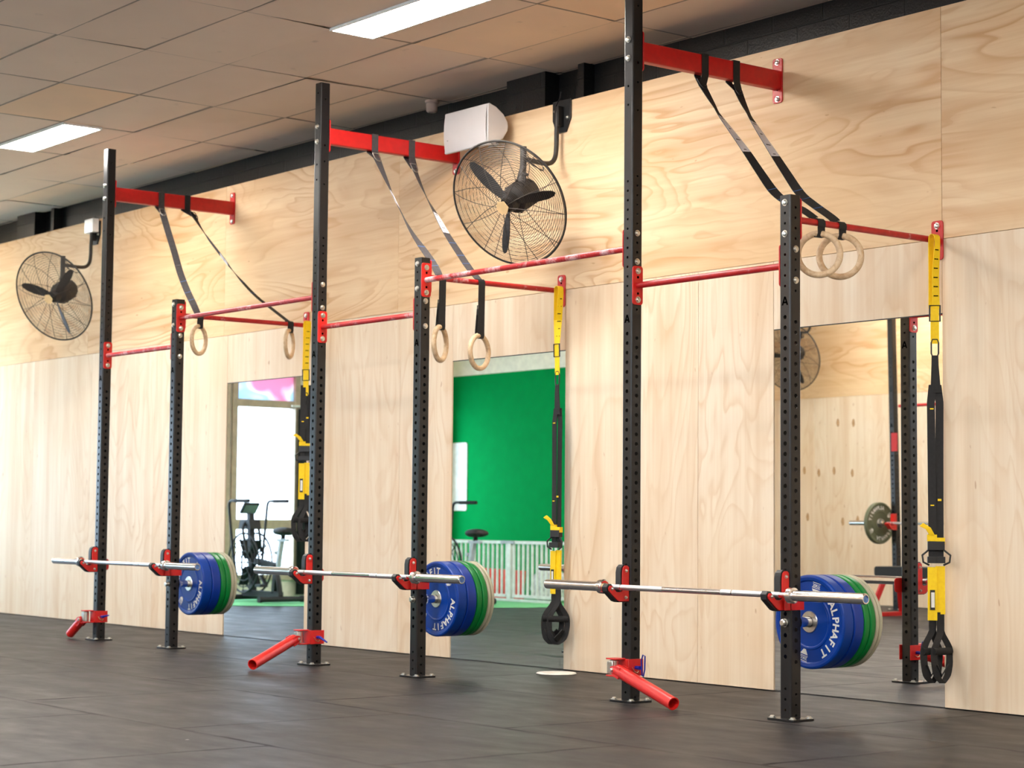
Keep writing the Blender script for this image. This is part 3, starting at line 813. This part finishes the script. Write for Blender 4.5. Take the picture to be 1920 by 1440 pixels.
# ------------------------------------------------------------------ suspension trainers
def trainer(X, label, shift, handle=True, y0=-.082, yaw=44, split=.0):
    """shift lifts everything below the long black strap; local x across the strap, y away from the wall"""
    zb = 2.3935
    t = thing('suspension_trainer', label, 'suspension trainer', (X, y0, zb), group='yellow and black suspension trainers')
    w = .021; Z = lambda z: z-zb+(shift if z < 1.55 else 0)
    cy, sy = math.cos(math.radians(yaw)), math.sin(math.radians(yaw))
    rv = lambda x, y, z=0: (x*cy-y*sy, x*sy+y*cy, z)
    class RB_(MB):                      # built facing -y, then turned to hang at its own angle
        def build(s, *a, **k):
            s.v = [rv(*q) for q in s.v]; return MB.build(s, *a, **k)
    mb = MB(); q = .0195; zd = Z(2.03)
    W0 = Vector((0, w, 0)); W1 = Vector(rv(w, 0)); W2 = (W0+W1).normalized()*w*.92
    arc = [(q*math.cos(math.radians(a)), 0, q*math.sin(math.radians(a))) for a in (0, 30, 60, 90, 120, 150, 180)]
    mb.ribbon([Vector(rv(.006, -.014, zd)), Vector((.012, -.006, (zd-.03)/2)), Vector((q+.001, 0, -.03))]+[Vector(p) for p in arc]+[Vector((-q-.001, .0, -.03)), Vector((-.012, -.004, (zd-.03)/2)), Vector(rv(-.012, -.004, zd))],
              [W1*.9, W2, W0]+[W0]*7+[W0, W2, W1*.9], .003)
    mb.ribbon([rv(0, -.012, Z(2.04)), rv(0, -.006, Z(1.85))], W1, .004)
    a = mb.build('anchor_strap', 'yellow', t)
    for k in range(6):
        mb = MB(); z = -.06-(-zd-.08)*k/6; f = z/zd
        p = Vector((.0205, 0, 0)).lerp(Vector((.012, -.006, 0)), min(1, f*2)).lerp(Vector(rv(.006, -.014)), max(0, f*2-1)); n = Vector((cy*.2+.8, -sy, 0)).normalized()
        p = p+Vector((.0022, -.0015, 0)); wv = W0.lerp(W2, min(1, f*2)).lerp(W1, max(0, f*2-1))*.6
        mb.ribbon([p+Vector((0, 0, z)), p+Vector((0, 0, z-.005))], wv, .0016); mb.build('strap_tick', 'dark_hole', a)
    mb = RB_(); mb.tube([(-.026, -.015, Z(2.045)), (.026, -.015, Z(2.045)), (.026, -.012, Z(1.965)), (-.026, -.012, Z(1.965))], .0045, 8, True); mb.build('anchor_buckle', 'plastic', t)
    mb = RB_(); mb.tube([(-.012, -.006, Z(1.872)), (.012, -.006, Z(1.872)), (.018, -.006, Z(1.855)), (.018, -.006, Z(1.80)), (.012, -.006, Z(1.785)), (-.012, -.006, Z(1.785)), (-.018, -.006, Z(1.80)), (-.018, -.006, Z(1.855))], .0042, 8, True); mb.build('carabiner', 'plastic', t)
    # equaliser loop and long black straps
    mb = RB_()
    mb.ribbon([(0, -.006, Z(1.79)), (0, -.008, Z(1.74)), (.003, -.006, Z(1.60))], [(.017, 0, 0), (.018, 0, 0), (.026, 0, 0)], .006)
    for s in (-1, 1):
        top = Z(1.64)
        mb.ribbon([(s*.012, s*.004, top), (s*.022, s*.004-.004, top-.09), (s*.021, s*.004-.004, top-.2), (s*.020, s*.004-.004, Z(1.30)), (s*.018, s*.004-.004, Z(.86)), (s*.018, s*.004-.004, Z(.74))], (w*.95, 0, 0), .004)
    mb.build('main_strap', 'web', t)
    mb = RB_()
    for s, z in ((-1, 1.52), (1, 1.06), (-1, 1.03), (1, 1.055)): mb.ribbon([(s*.018, -.0145, Z(z)), (s*.018, -.0145, Z(z)-.006)], (.009, 0, 0), .002)
    mb.build('size_marks', 'yellow', t)
    # upper tabs with a loose tail
    for s in (-1, 1):
        x = s*.020; z = Z(.875 if s < 0 else .86)
        mb = RB_(); mb.box(x-.024, x+.024, -.018, .010, z-.030, z+.004)
        if s < 0: mb.ribbon([(x, -.018, z), (x-.02*(1 if s < 0 else -.4), -.03, z+.035), (x-.055*(1 if s < 0 else -.3), -.034, z+.055)], [(.014, 0, 0), (.012, .004, .004), (.009, .006, .008)], .006)
        mb.build('pull_tab', 'yellow', t, bevel=.002)
        mb = RB_(); mb.box(x-.022, x+.022, -.022, .010, Z(.80), Z(.845)); mb.box(x-.024, x+.024, -.030, .008, Z(.735), Z(.768))
        mb.tube([(x+s*.02, -.01, Z(.80)), (x+s*.05, -.02, Z(.775)), (x+s*.045, -.02, Z(.74)), (x+s*.015, -.014, Z(.725))], .0058, 6)
        mb.build('cam_buckle', 'plastic', t, bevel=.002)
        # yellow sleeve
        zl = Z(.72 if s > 0 else .715); ze = Z(.478 if s > 0 else .447)
        mb = RB_(); mb.ribbon([(x, -.006+s*.004, zl), (x*.98, -.008+s*.004, (zl+ze)/2), (x*1.02, -.006+s*.004, ze)], (.0235, 0, 0), .009)
        y = mb.build('yellow_sleeve', 'yellow', t)
        if s < 0:
            mb = RB_(); mb.box(x-.012, x+.012, -.0200, -.0150, Z(.60), Z(.50)); mb.build('sleeve_label', 'plastic', y)
            mb = RB_(); mb.box(x-.007, x+.010, -.0206, -.0190, Z(.588), Z(.512)); mb.build('label_print', 'white_ink', y)
        # foot cradle: legs, grip and lower loop
        mb = RB_(); zt = ze; zh = Z(.30); zz = Z(.135)
        dx = s*.006
        mb.ribbon(interp([(x, -.004, zt+.01), (x, -.004, Z(.40)), (x-.026+dx, -.03, Z(.34)), (x-.040+dx, -.042, zh), (x-.040+dx, -.046, Z(.24)), (x-.028+dx, -.040, Z(.17)), (x+dx, -.02, zz)], 3), (.017, .006, 0), .005)
        mb.ribbon(interp([(x, -.002, zt+.01), (x, -.002, Z(.40)), (x+.024+dx, .02, Z(.34)), (x+.040+dx, .030, zh), (x+.040+dx, .030, Z(.24)), (x+.028+dx, .016, Z(.17)), (x+dx, -.02, zz)], 3), (.017, .006, 0), .005)
        mb.ribbon([(x-.03+dx, -.036, Z(.22)), (x-.006+dx, -.02, Z(.165)), (x+.03+dx, .016, Z(.22))], (.004, -.020, .010), .007)
        mb.build('foot_cradle', 'web', t)
        mb = RB_(); mb.cyl((x-.046+dx, -.048, Z(.292)), (x+.046+dx, .036, Z(.292)), .0185, n=16); mb.build('foam_grip', 'foam', t)
    return t
trainer(-.327, 'yellow and black suspension trainer over the mirror reflecting posts', 0)
trainer(-3.335, 'yellow and black suspension trainer over the green wall mirror', .03, yaw=2)
trainer(-6.285, 'short yellow and black suspension trainer over the bright window mirror', .63, yaw=40)

# ------------------------------------------------------------------ wall fans
def fan(pos, n, bracket, label, glint=False, sgn=1, spin=0):
    pos = Vector(pos); n = Vector(n).normalized(); bx, by, bz = bracket
    t = thing('wall_fan', label, 'fan', (bx, by, bz), group='black wall fans')
    O = Vector((bx, by, bz)); rel = lambda p: Vector(p)-O
    R = .402; c = rel(pos); u, v, _ = frame_of(n)
    ang = lambda a: u*math.cos(a)+v*math.sin(a)
    # front guard: concentric wires on a shallow dome with radial ribs
    mb = MB(); dome = lambda r: .075*(1-(r/R)**2.6)
    nr = 30
    for k in range(nr):
        r = .055+(R-.06)*k/(nr-1); mb.torus(c+n*dome(r), n, r, .0014, 56, 4)
    for k in range(12):
        a = 2*PI*k/12+.15
        mb.tube([c+n*(dome(r)+.002)+ang(a+.12*(r/R))*r for r in (.04, .12, .22, .32, R)], .0021, 6)
    mb.build('front_guard', 'wire', t)
    mb = MB(); back = lambda r: -.10*(1-(r/R)**3.2)
    for k in range(16):
        r = .10+(R-.10)*k/15; mb.torus(c+n*back(r), n, r, .0014, 48, 4)
    for k in range(10):
        a = 2*PI*k/10
        mb.tube([c+n*(back(r)-.002)+ang(a-.35*(r/R))*r for r in (.07, .15, .25, .34, R)], .0022, 6)
    mb.build('rear_guard', 'wire', t)
    mb = MB(); mb.torus(c, n, R+.003, .0065, 72, 8); mb.build('rim', 'fan', t)
    mb = MB(); mb.prism([(.046*math.cos(PI/3*k), .046*math.sin(PI/3*k)) for k in range(6)], c+n*.078, u, v, n*.004); mb.build('badge', 'badge', t)
    # blades
    for k in range(3):
        a = spin+2*PI*k/3; e = ang(a); p = n.cross(e)
        rs = []
        for r, w, tw in ((.05, .030, .75), (.12, .052, .6), (.20, .062, .5), (.28, .055, .42), (.335, .034, .38), (.352, .010, .36)):
            w *= .62; wv = p*math.cos(tw)*w+n*math.sin(tw)*w; q = c+e*r-n*.005; nn = e.cross(wv).normalized()*.0025
            rs.append([q-wv-nn, q+wv-nn, q+wv+nn, q-wv+nn])
        mb = MB(); mb.rings(rs); mb.build('blade', 'blade', t)
    mb = MB(); mb.lathe([(.010, .035), (.045, .03), (.055, .01), (.055, -.04)], c, n, 20); mb.build('hub', 'blade', t)
    mb = MB(); mb.lathe([(.05, -.04), (.085, -.06), (.092, -.09), (.092, -.20), (.080, -.235), (.04, -.25)], c, n, 24)
    for k in range(8): mb.obox(c-n*.15+ang(k*PI/4)*.094, ang(k*PI/4)*.005, n*.055, n.cross(ang(k*PI/4))*.004)
    mb.build('motor', 'fan', t)
    # neck, arm and wall bracket
    m = c-n*.13
    arm_end = Vector((m.x, -sgn*.40 if sgn > 0 else .40, -.335))
    top = Vector((arm_end.x*.6, -sgn*.055, -.04))
    mb = MB()
    path = interp([(0, -sgn*.04, .03), (0, -sgn*.05, -.10), (0, -sgn*.052, -.21), (arm_end.x*.1, -sgn*.075, -.285), (arm_end.x*.3, -sgn*.14, -.325), (arm_end.x*.7, -sgn*.28, -.335), tuple(arm_end)], 4)
    mb.tube(path, .0155, 12); mb.build('arm', 'fan', t)
    mb = MB(); mb.cyl(arm_end+Vector((0, 0, .075)), arm_end-Vector((0, 0, .06)), .021, n=14); mb.tube([arm_end-Vector((0, 0, .05)), arm_end.lerp(m, .55), m], [.020, .030, .045], 12)
    mb.cyl(m+Vector((.05, 0, .08)), m+Vector((.05, 0, .125)), .008, n=10); mb.lathe([(.018, 0), (.018, .014)], m+Vector((.05, 0, .122)), (0, 0, 1), 10)
    mb.build('neck', 'fan', t)
    mb = MB(); mb.prism([(-.09, .105), (.09, .105), (.09, -.02), (.045, -.105), (-.045, -.105), (-.09, -.02)], (0, -sgn*.001, 0), (1, 0, 0), (0, 0, 1), (0, -sgn*.010, 0))
    mb.box(-.022, .022, min(-sgn*.010, -sgn*.055), max(-sgn*.010, -sgn*.055), -.07, .06)
    br = mb.build('wall_bracket', 'blade', t, bevel=.002)
    for q in ((-.06, .04), (.062, -.015), (-.05, -.04)):
        mb = MB(); bolt(mb, (q[0], -sgn*.011, q[1]), (0, -sgn, 0), .009, .012); mb.build('screw', 'zinc', br)
    mb = MB(); mb.tube(interp([(.0, -sgn*.058, .06), (-.01, -sgn*.02, .115), (-.005, -sgn*.01, .16)], 4), .004, 6)
    mb.tube(interp([arm_end+Vector((.02, 0, -.01)), arm_end+Vector((.06, sgn*.10, -.07)), (arm_end.x*.5, -sgn*.2, -.36)], 5), .004, 6)
    mb.build('cord', 'plastic', t)
    if glint:  # white box stands in for glare on the black bracket
        mb = MB(); mb.box(-.095, .075, min(-sgn*.012, -sgn*.075), max(-sgn*.012, -sgn*.075), .00, .125); mb.build('glint_box', 'whitebox', t, bevel=.006)
    return t
fan((-3.275, -.535, 2.885), (.242, -.848, -.472), (-3.405, -.001, 3.52), 'large black caged wall fan below the white speaker', spin=.95)
fan((-9.76, -.50, 2.86), (.371, -.834, -.408), (-9.98, -.001, 3.49), 'small-looking black caged wall fan with a white box standing in for bracket glare', True, spin=.35)
fan((-9.72, YF+.50, 2.86), (.2, .93, -.30), (-9.80, YF+.001, 3.50), 'dark caged fan edge reflected behind the short post', sgn=-1, spin=.9)

# ------------------------------------------------------------------ speaker and sensor
t = thing('wall_speaker', 'white wedge-shaped wall speaker above the large fan', 'speaker', (-4.12, -.001, 3.52))
prof = [(-.238, .128), (-.236, .134), (-.225, .137), (-.17, .118), (-.11, .078), (-.075, .03), (-.07, 0), (-.075, -.03), (-.11, -.085), (-.17, -.122), (-.225, -.140), (-.236, -.137), (-.238, -.131)]
mb = MB(); mb.prism(prof, (-.238, 0, 0), (0, 1, 0), (0, 0, 1), (.476, 0, 0)); mb.build('cabinet', 'speaker', t, bevel=.004)
mb = MB()
for k in range(10):
    z0 = -.126+.25*k/10; z1 = -.126+.25*(k+1)/10
    f = lambda z: -.2395-.012*(1-(z/.13)**2)
    mb.quad((-.230, f(z0), z0), (.230, f(z0), z0), (.230, f(z1), z1), (-.230, f(z1), z1))
g = mb.build('grille', 'speaker', t)
mb = MB(); mb.lathe([(.010, 0), (.010, .002)], (-.19, -.2475, -.05), (0, -1, 0), 16); mb.build('round_logo', 'gate_grey', g)
mb = MB(); mb.box(-.03, .03, -.09, 0, -.03, .03); mb.box(-.05, .05, -.012, 0, -.09, .09); mb.build('wall_mount', 'speaker', t)
mb = MB(); mb.tube([(.20, -.10, .06), (.24, -.02, .10), (.245, -.008, .14)], .004, 6); mb.build('cable', 'plastic', t)
t = thing('ceiling_sensor', 'small white round sensor on the ceiling near the speaker', 'sensor', (-4.99, .11, ZCEIL))
mb = MB(); mb.lathe([(.05, 0), (.05, -.018), (.042, -.022), (.040, -.075), (.030, -.085)], (0, 0, 0), (0, 0, 1), 24); mb.build('housing', 'sensor', t)
t = thing('floor_marker', 'thin white disc lying on the floor at the mirror corner', 'disc', (-3.135, -.245, .0005))
mb = MB(); mb.lathe([(.118, 0), (.125, .003), (.118, .009), (.03, .013)], (0, 0, 0), (0, 0, 1), 40); mb.build('disc', 'disc', t)

# ------------------------------------------------------------------ ceiling lights
def lamp(x0, y0, label, group='recessed ceiling light panels'):
    t = thing('ceiling_light', label, 'ceiling light', (x0+.6, y0, ZCEIL-.012), group=group)
    mb = MB()
    for a, b, c_, d in ((-.61, .61, -.16, -.147), (-.61, .61, .147, .16), (-.61, -.597, -.147, .147), (.597, .61, -.147, .147)): mb.box(a, b, c_, d, -.006, .012)
    mb.build('frame', 'whitebox', t, flat=True)
    mb = MB(); mb.box(-.597, .597, -.147, .147, -.004, .0); mb.build('diffuser', 'lamp', t, flat=True)
    return t
L1 = lamp(-8.62, -1.40, 'glowing ceiling panel farther along the ceiling, near the first tall post')
L2 = lamp(-3.72, -1.415, 'glowing ceiling panel cut by the photo edge above the speaker')
copy_tree(L1, (-12.92, -1.4, ZCEIL-.012), 'unseen ceiling panel added to brighten the far plywood')  # extra panel out of view, added to lift the far plywood
for x in (-8.62, -3.72, 1.18, 6.08):
    for y in (-1.4, -3.8, -6.2, -8.6):
        if y == -1.4 and x < 5: continue
        copy_tree(L1, ((x if y != -1.4 else 3.65)+.6, y, ZCEIL-.012), 'unseen ceiling panel added to brighten the far plywood')  # unseen panels, added to brighten the walls and room

# ------------------------------------------------------------------ what stands across the room (seen in the mirrors)
t = thing('squat_rack', 'black squat rack reflected in the mirror, in front of plywood', 'rack')
RX, RY = -7.90, -8.46
o1 = upright(RX, True, RY, t, False); o1.rotation_euler = (0, math.radians(-1.2), 0)
o2 = upright(RX+1.14, True, RY, t, False)
mb = MB(); mb.cyl((RX+H, RY, 2.20), (RX+1.14-H, RY, 2.20), .0165, n=16); b = mb.build('pull_up_bar', 'red', t)
mb = MB(); mb.box(RX-.04, RX+.04, RY+H, RY+H+.007, 1.71, 1.91); mb.build('flange', 'red', t)
for x in (RX, RX+1.14):
    mb = MB(); pr = [(0, .112), (.042, .108), (.046, -.010), (.086, -.015), (.118, .016), (.142, .006), (.082, -.056), (0, -.064)]
    for xs in (.019, -.026): mb.prism(pr, (x+xs, RY+H+.0005, .926), (0, 1, 0), (0, 0, 1), (.007, 0, 0))
    mb.prism(pr, (x-.019, RY+H+.0005, .9255), (0, 1, 0), (0, 0, 1), (.038, 0, 0)); mb.build('rack_hook', 'red_bright', t)
b2 = copy_tree(bb, (-7.345, RY+H+.0725, .9352), 'loaded barbell reflected in the mirror, carrying the olive plate')
plate((-8.0598, RY+H+.0725, .9352), .05, .225, ('olive', 'olive'), 'olive bumper plate on the reflected barbell', rot=(0, 0, math.radians(90)), writing=60)
t = thing('weight_bench', 'red framed bench with black pad reflected under the rack barbell', 'bench', (-6.60, -7.35, 0))
mb = MB(); mb.prism(rrect(1.05, .10, .03), (0, -.15, .452), (1, 0, 0), (0, 0, 1), (0, .30, 0)); mb.build('pad', 'rubber', t)
mb = MB()
for s in (-1, 1):
    mb.bar((s*.42, -.10, .40), (s*.50, -.24, .02), .05, .05, m=0); mb.bar((s*.42, .10, .40), (s*.50, .24, .02), .05, .05)
    mb.bar((s*.42, -.14, .385), (s*.42, .14, .385), .05, .04); mb.bar((s*.505, -.28, .02), (s*.505, .28, .02), .05, .04)
mb.bar((-.42, 0, .38), (.42, 0, .38), .05, .05); mb.build('frame', 'red', t, bevel=.003)

def bike(loc, label):
    """front towards -x"""
    t = thing('exercise_bike', label, 'exercise bike', loc, group='fan bikes on the turf')
    for x, n in ((0, 'foot_bar'), (.80, 'foot_bar')):
        mb = MB(); mb.cyl((x, -.27, .045), (x, .27, .045), .03, n=14); mb.cyl((x, -.285, .045), (x, -.25, .045), .036, n=14); mb.cyl((x, .25, .045), (x, .285, .045), .036, n=14); mb.build(n, 'bike', t)
    mb = MB(); mb.bar((0, 0, .09), (.80, 0, .09), .06, .07); mb.bar((.20, 0, .10), (.12, 0, .98), .06, .07); mb.bar((.26, 0, .45), (.72, 0, .40), .06, .07)
    mb.tube(interp([(.40, 0, .35), (.58, 0, .40), (.72, 0, .28), (.78, 0, .08)], 5), .030, 10)
    mb.bar((.66, 0, .10), (.70, 0, .42), .06, .06); mb.build('frame', 'bike', t, bevel=.004)
    mb = MB()
    for s in (-1, 1):
        for r in (.33, .27, .20, .13): mb.torus((.20, s*.085, .43), (0, 1, 0), r, .006 if r < .3 else .012, 40, 6)
        for k in range(8): mb.cyl((.20+.06*math.cos(k*PI/4), s*.085, .43+.06*math.sin(k*PI/4)), (.20+.33*math.cos(k*PI/4), s*.085, .43+.33*math.sin(k*PI/4)), .006, n=6)
    for k in range(6):
        a = k*PI/3; mb.obox((.20+.17*math.cos(a), 0, .43+.17*math.sin(a)), (.12*math.cos(a), 0, .12*math.sin(a)), (0, .06, 0), (-.004*math.sin(a), 0, .004*math.cos(a)))
    mb.v = [(x-.07, y, z) for x, y, z in mb.v]; mb.build('fan_wheel', 'bike', t)
    mb = MB(); mb.prism([(-.13, -.05), (.13, -.05), (.10, .05), (-.10, .05)], (.20, -.07, .86), (1, 0, 0), (0, 0, 1), (0, .14, 0))
    mb.tube(interp([(.30, -.09, .55), (.22, -.10, .82), (.20, 0, .90), (.22, .10, .82), (.30, .09, .55)], 5), .016, 8); mb.v = [(x-.09, y, z) for x, y, z in mb.v]; mb.build('tower', 'bike', t)
    mb = MB(); mb.obox((.20, 0, 1.04), (.05, 0, .055), (0, .10, 0), (.012, 0, -.010)); mb.v = [(x-.10, y, z) for x, y, z in mb.v]; cn = mb.build('console', 'bike', t, bevel=.006)
    mb = MB(); mb.obox((.213, 0, 1.030), (.040, 0, .044), (0, .08, 0), (.003, 0, -.0026)); mb.v = [(x-.10, y, z) for x, y, z in mb.v]; mb.build('screen', 'screen', cn)
    for s in (-1, 1):
        mb = MB(); mb.tube(interp([(.10, s*.16, .30), (.08, s*.20, .60), (.07, s*.24, .98), (.075, s*.25, 1.09), (.12, s*.25, 1.12), (.22, s*.25, 1.12)], 5), .015, 10); h = mb.build('handle_lever', 'bike', t)
        mb = MB(); mb.cyl((.20, s*.25, 1.12), (.50, s*.25, 1.12), .020, n=12); mb.build('grip', 'foam', h)
        mb = MB(); mb.bar((.52, s*.10, .30), (.52+s*.12, s*.10, .30-s*.11), .02, .03, (0, 1, 0)); mb.box(.47+s*.12, .58+s*.12, min(s*.11, s*.21), max(s*.11, s*.21), .285-s*.11, .315-s*.11); mb.build('pedal', 'bike', t)
    mb = MB(); mb.bar((.72, 0, .38), (.79, 0, .68), .05, .05); mb.bar((.71, 0, .69), (.92, 0, .69), .04, .03); mb.cyl((.70, -.03, .55), (.70, .03, .55), .022, n=10); mb.build('seat_post', 'bike_silver', t, bevel=.003)
    mb = MB(); mb.lathe([(.03, 0), (.06, .02), (.10, .06), (.11, .12), (.105, .20), (.08, .25), (.03, .27)], (.70, 0, .785), (1, 0, 0), 20)
    mb.v = [(x, y, .785+(z-.785)*.42) for x, y, z in mb.v]; mb.cyl((.82, 0, .70), (.82, 0, .76), .025, n=10); mb.build('saddle', 'rubber', t)
    return t
bk = bike((-13.14, -3.46, .006), 'black fan bike reflected in front of the bright window')
copy_tree(bk, (-11.655, -4.98, .006), 'black fan bike reflected in front of the white barrier')

# white barrier with slats
t = thing('slatted_barrier', 'white slatted barrier reflected in front of the green wall', 'barrier', (-11.7, -6.15, .006))
for a, b in ((-1.3, -.06), (.06, 1.0)):
    mb = MB(); mb.box(a, b, -.02, .02, .655, .69); mb.box(a, b, -.02, .02, .04, .075)
    n = int((b-a)/.085)
    for k in range(n+1):
        x = a+(b-a-.022)*k/n; mb.box(x, x+.024, -.011, .011, .06, .67)
    mb.build('slat_panel', 'white_plastic', t, bevel=.002)
for x in (0, -1.33):
    mb = MB(); mb.box(x-.035, x+.035, -.03, .03, .0, .66); mb.build('post', 'white_plastic', t, bevel=.004)
mb = MB(); mb.box(-.16, .10, -.025, .028, .655, .692); mb.build('latch', 'gate_grey', t, bevel=.003)
mb = MB(); mb.bar((-1.3, .14, .02), (1.0, .14, .02), .03, .03); mb.bar((-.4, .0, .02), (-.4, .16, .02), .03, .03); mb.bar((.9, .0, .02), (.9, .16, .02), .03, .03); mb.build('base_rail', 'white_plastic', t)
t = thing('orange_board', 'orange board behind the reflected white barrier', 'board', (-12.2, -6.42, .006))
mb = MB(); mb.prism([(-.5, 0), (.42, 0), (.45, .34), (-.55, .36)], (0, 0, 0), (1, 0, 0), (0, 0, 1), (0, .03, 0)); mb.build('panel', 'orange', t, bevel=.002)
t = thing('padded_bag', 'pale crumpled bag behind the white barrier beside the orange board', 'bag', (-11.35, -6.45, .006))
mb = MB(); mb.lathe([(.10, 0), (.26, .03), (.30, .14), (.26, .28), (.15, .36), (.05, .38)], (0, 0, 0), (0, 0, 1), 18)
mb.v = [(x*(1+.12*math.sin(7*z*6+x*9)), y*.6*(1+.1*math.sin(11*x)), z) for x, y, z in mb.v]; mb.build('bag_body', 'foil', t)
t = thing('whiteboard', 'white board hanging on the green wall, seen at the mirror edge', 'whiteboard', (-13.83, -6.999, 1.48))
mb = MB(); mb.prism(rrect(.33, .86, .03), (0, 0, 0), (1, 0, 0), (0, 0, 1), (0, .015, 0)); mb.build('board', 'whiteboard', t)
t = thing('curtain', 'dark curtain hanging beside the reflected bright window', 'curtain', (XL+.10, -4.99, .03))
mb = MB(); pts = [(.028*math.sin(k*1.1), -.36+.72*k/40) for k in range(41)]
b0 = mb.add([(x, y, 0) for x, y in pts]); b1 = mb.add([(x, y, 2.22) for x, y in pts])
for k in range(40): mb.face((b0+k, b0+k+1, b1+k+1, b1+k))
c = mb.build('fabric', 'curtain', t); sm = c.modifiers.new('thickness', 'SOLIDIFY'); sm.thickness = .004
mb = MB(); mb.cyl((0, -.46, 2.25), (0, .46, 2.25), .012, n=10); mb.build('rail', 'white_plastic', t)

# ------------------------------------------------------------------ world light and camera
w = bpy.data.worlds.new('daylight'); SC.world = w; w.use_nodes = True
bg = w.node_tree.nodes['Background']; bg.inputs['Color'].default_value = (.60, .79, 1.0, 1); bg.inputs['Strength'].default_value = 3.8
def portal(c, w_, h_, n):            # the window openings guide the sampling of the sky
    L = bpy.data.lights.new('window_daylight', 'AREA'); L.shape = 'RECTANGLE'; L.size = w_; L.size_y = h_; L.cycles.is_portal = True
    o = bpy.data.objects.new('window_daylight', L); COL.objects.link(o); o.location = c; o.rotation_mode = 'QUATERNION'
    o.rotation_quaternion = Vector(n).to_track_quat('-Z', 'Y')
for a, b in WY: portal((XL-.16, (a+b)/2, 1.45), b-a, 2.5, (1, 0, 0))
for a, b in FILL_WINDOWS: portal(((a+b)/2, YF-.19, 2.8), b-a, 1.0, (0, 1, 0))

cam = bpy.data.cameras.new('camera'); co = bpy.data.objects.new('camera', cam); COL.objects.link(co); SC.camera = co
pi_, ro, ya = .0700, .0090, .9018
fw = Vector((-math.sin(ya)*math.cos(pi_), math.cos(ya)*math.cos(pi_), math.sin(pi_))); r = Vector((math.cos(ya), math.sin(ya), 0)); u = r.cross(fw)
r2 = r*math.cos(ro)+u*math.sin(ro); u2 = u*math.cos(ro)-r*math.sin(ro)
co.matrix_world = Matrix(((r2.x, u2.x, -fw.x, 6.1641), (r2.y, u2.y, -fw.y, -7.9622), (r2.z, u2.z, -fw.z, .9254), (0, 0, 0, 1)))
cam.sensor_width = 36; cam.lens = 3680.756/1920*36; cam.clip_end = 200
cam.dof.use_dof = True; cam.dof.focus_distance = 10.3; cam.dof.aperture_fstop = 3.6

SC.view_settings.view_transform = 'Standard'; SC.view_settings.look = 'None'
SC.view_settings.exposure = 1.21; SC.view_settings.gamma = 1; SC.view_settings.use_curve_mapping = False
SC.cycles.use_denoising = True
SC.cycles.max_bounces = 10; SC.cycles.diffuse_bounces = 5; SC.cycles.glossy_bounces = 5
SC.cycles.sample_clamp_indirect = 6
SC.cycles.caustics_reflective = True
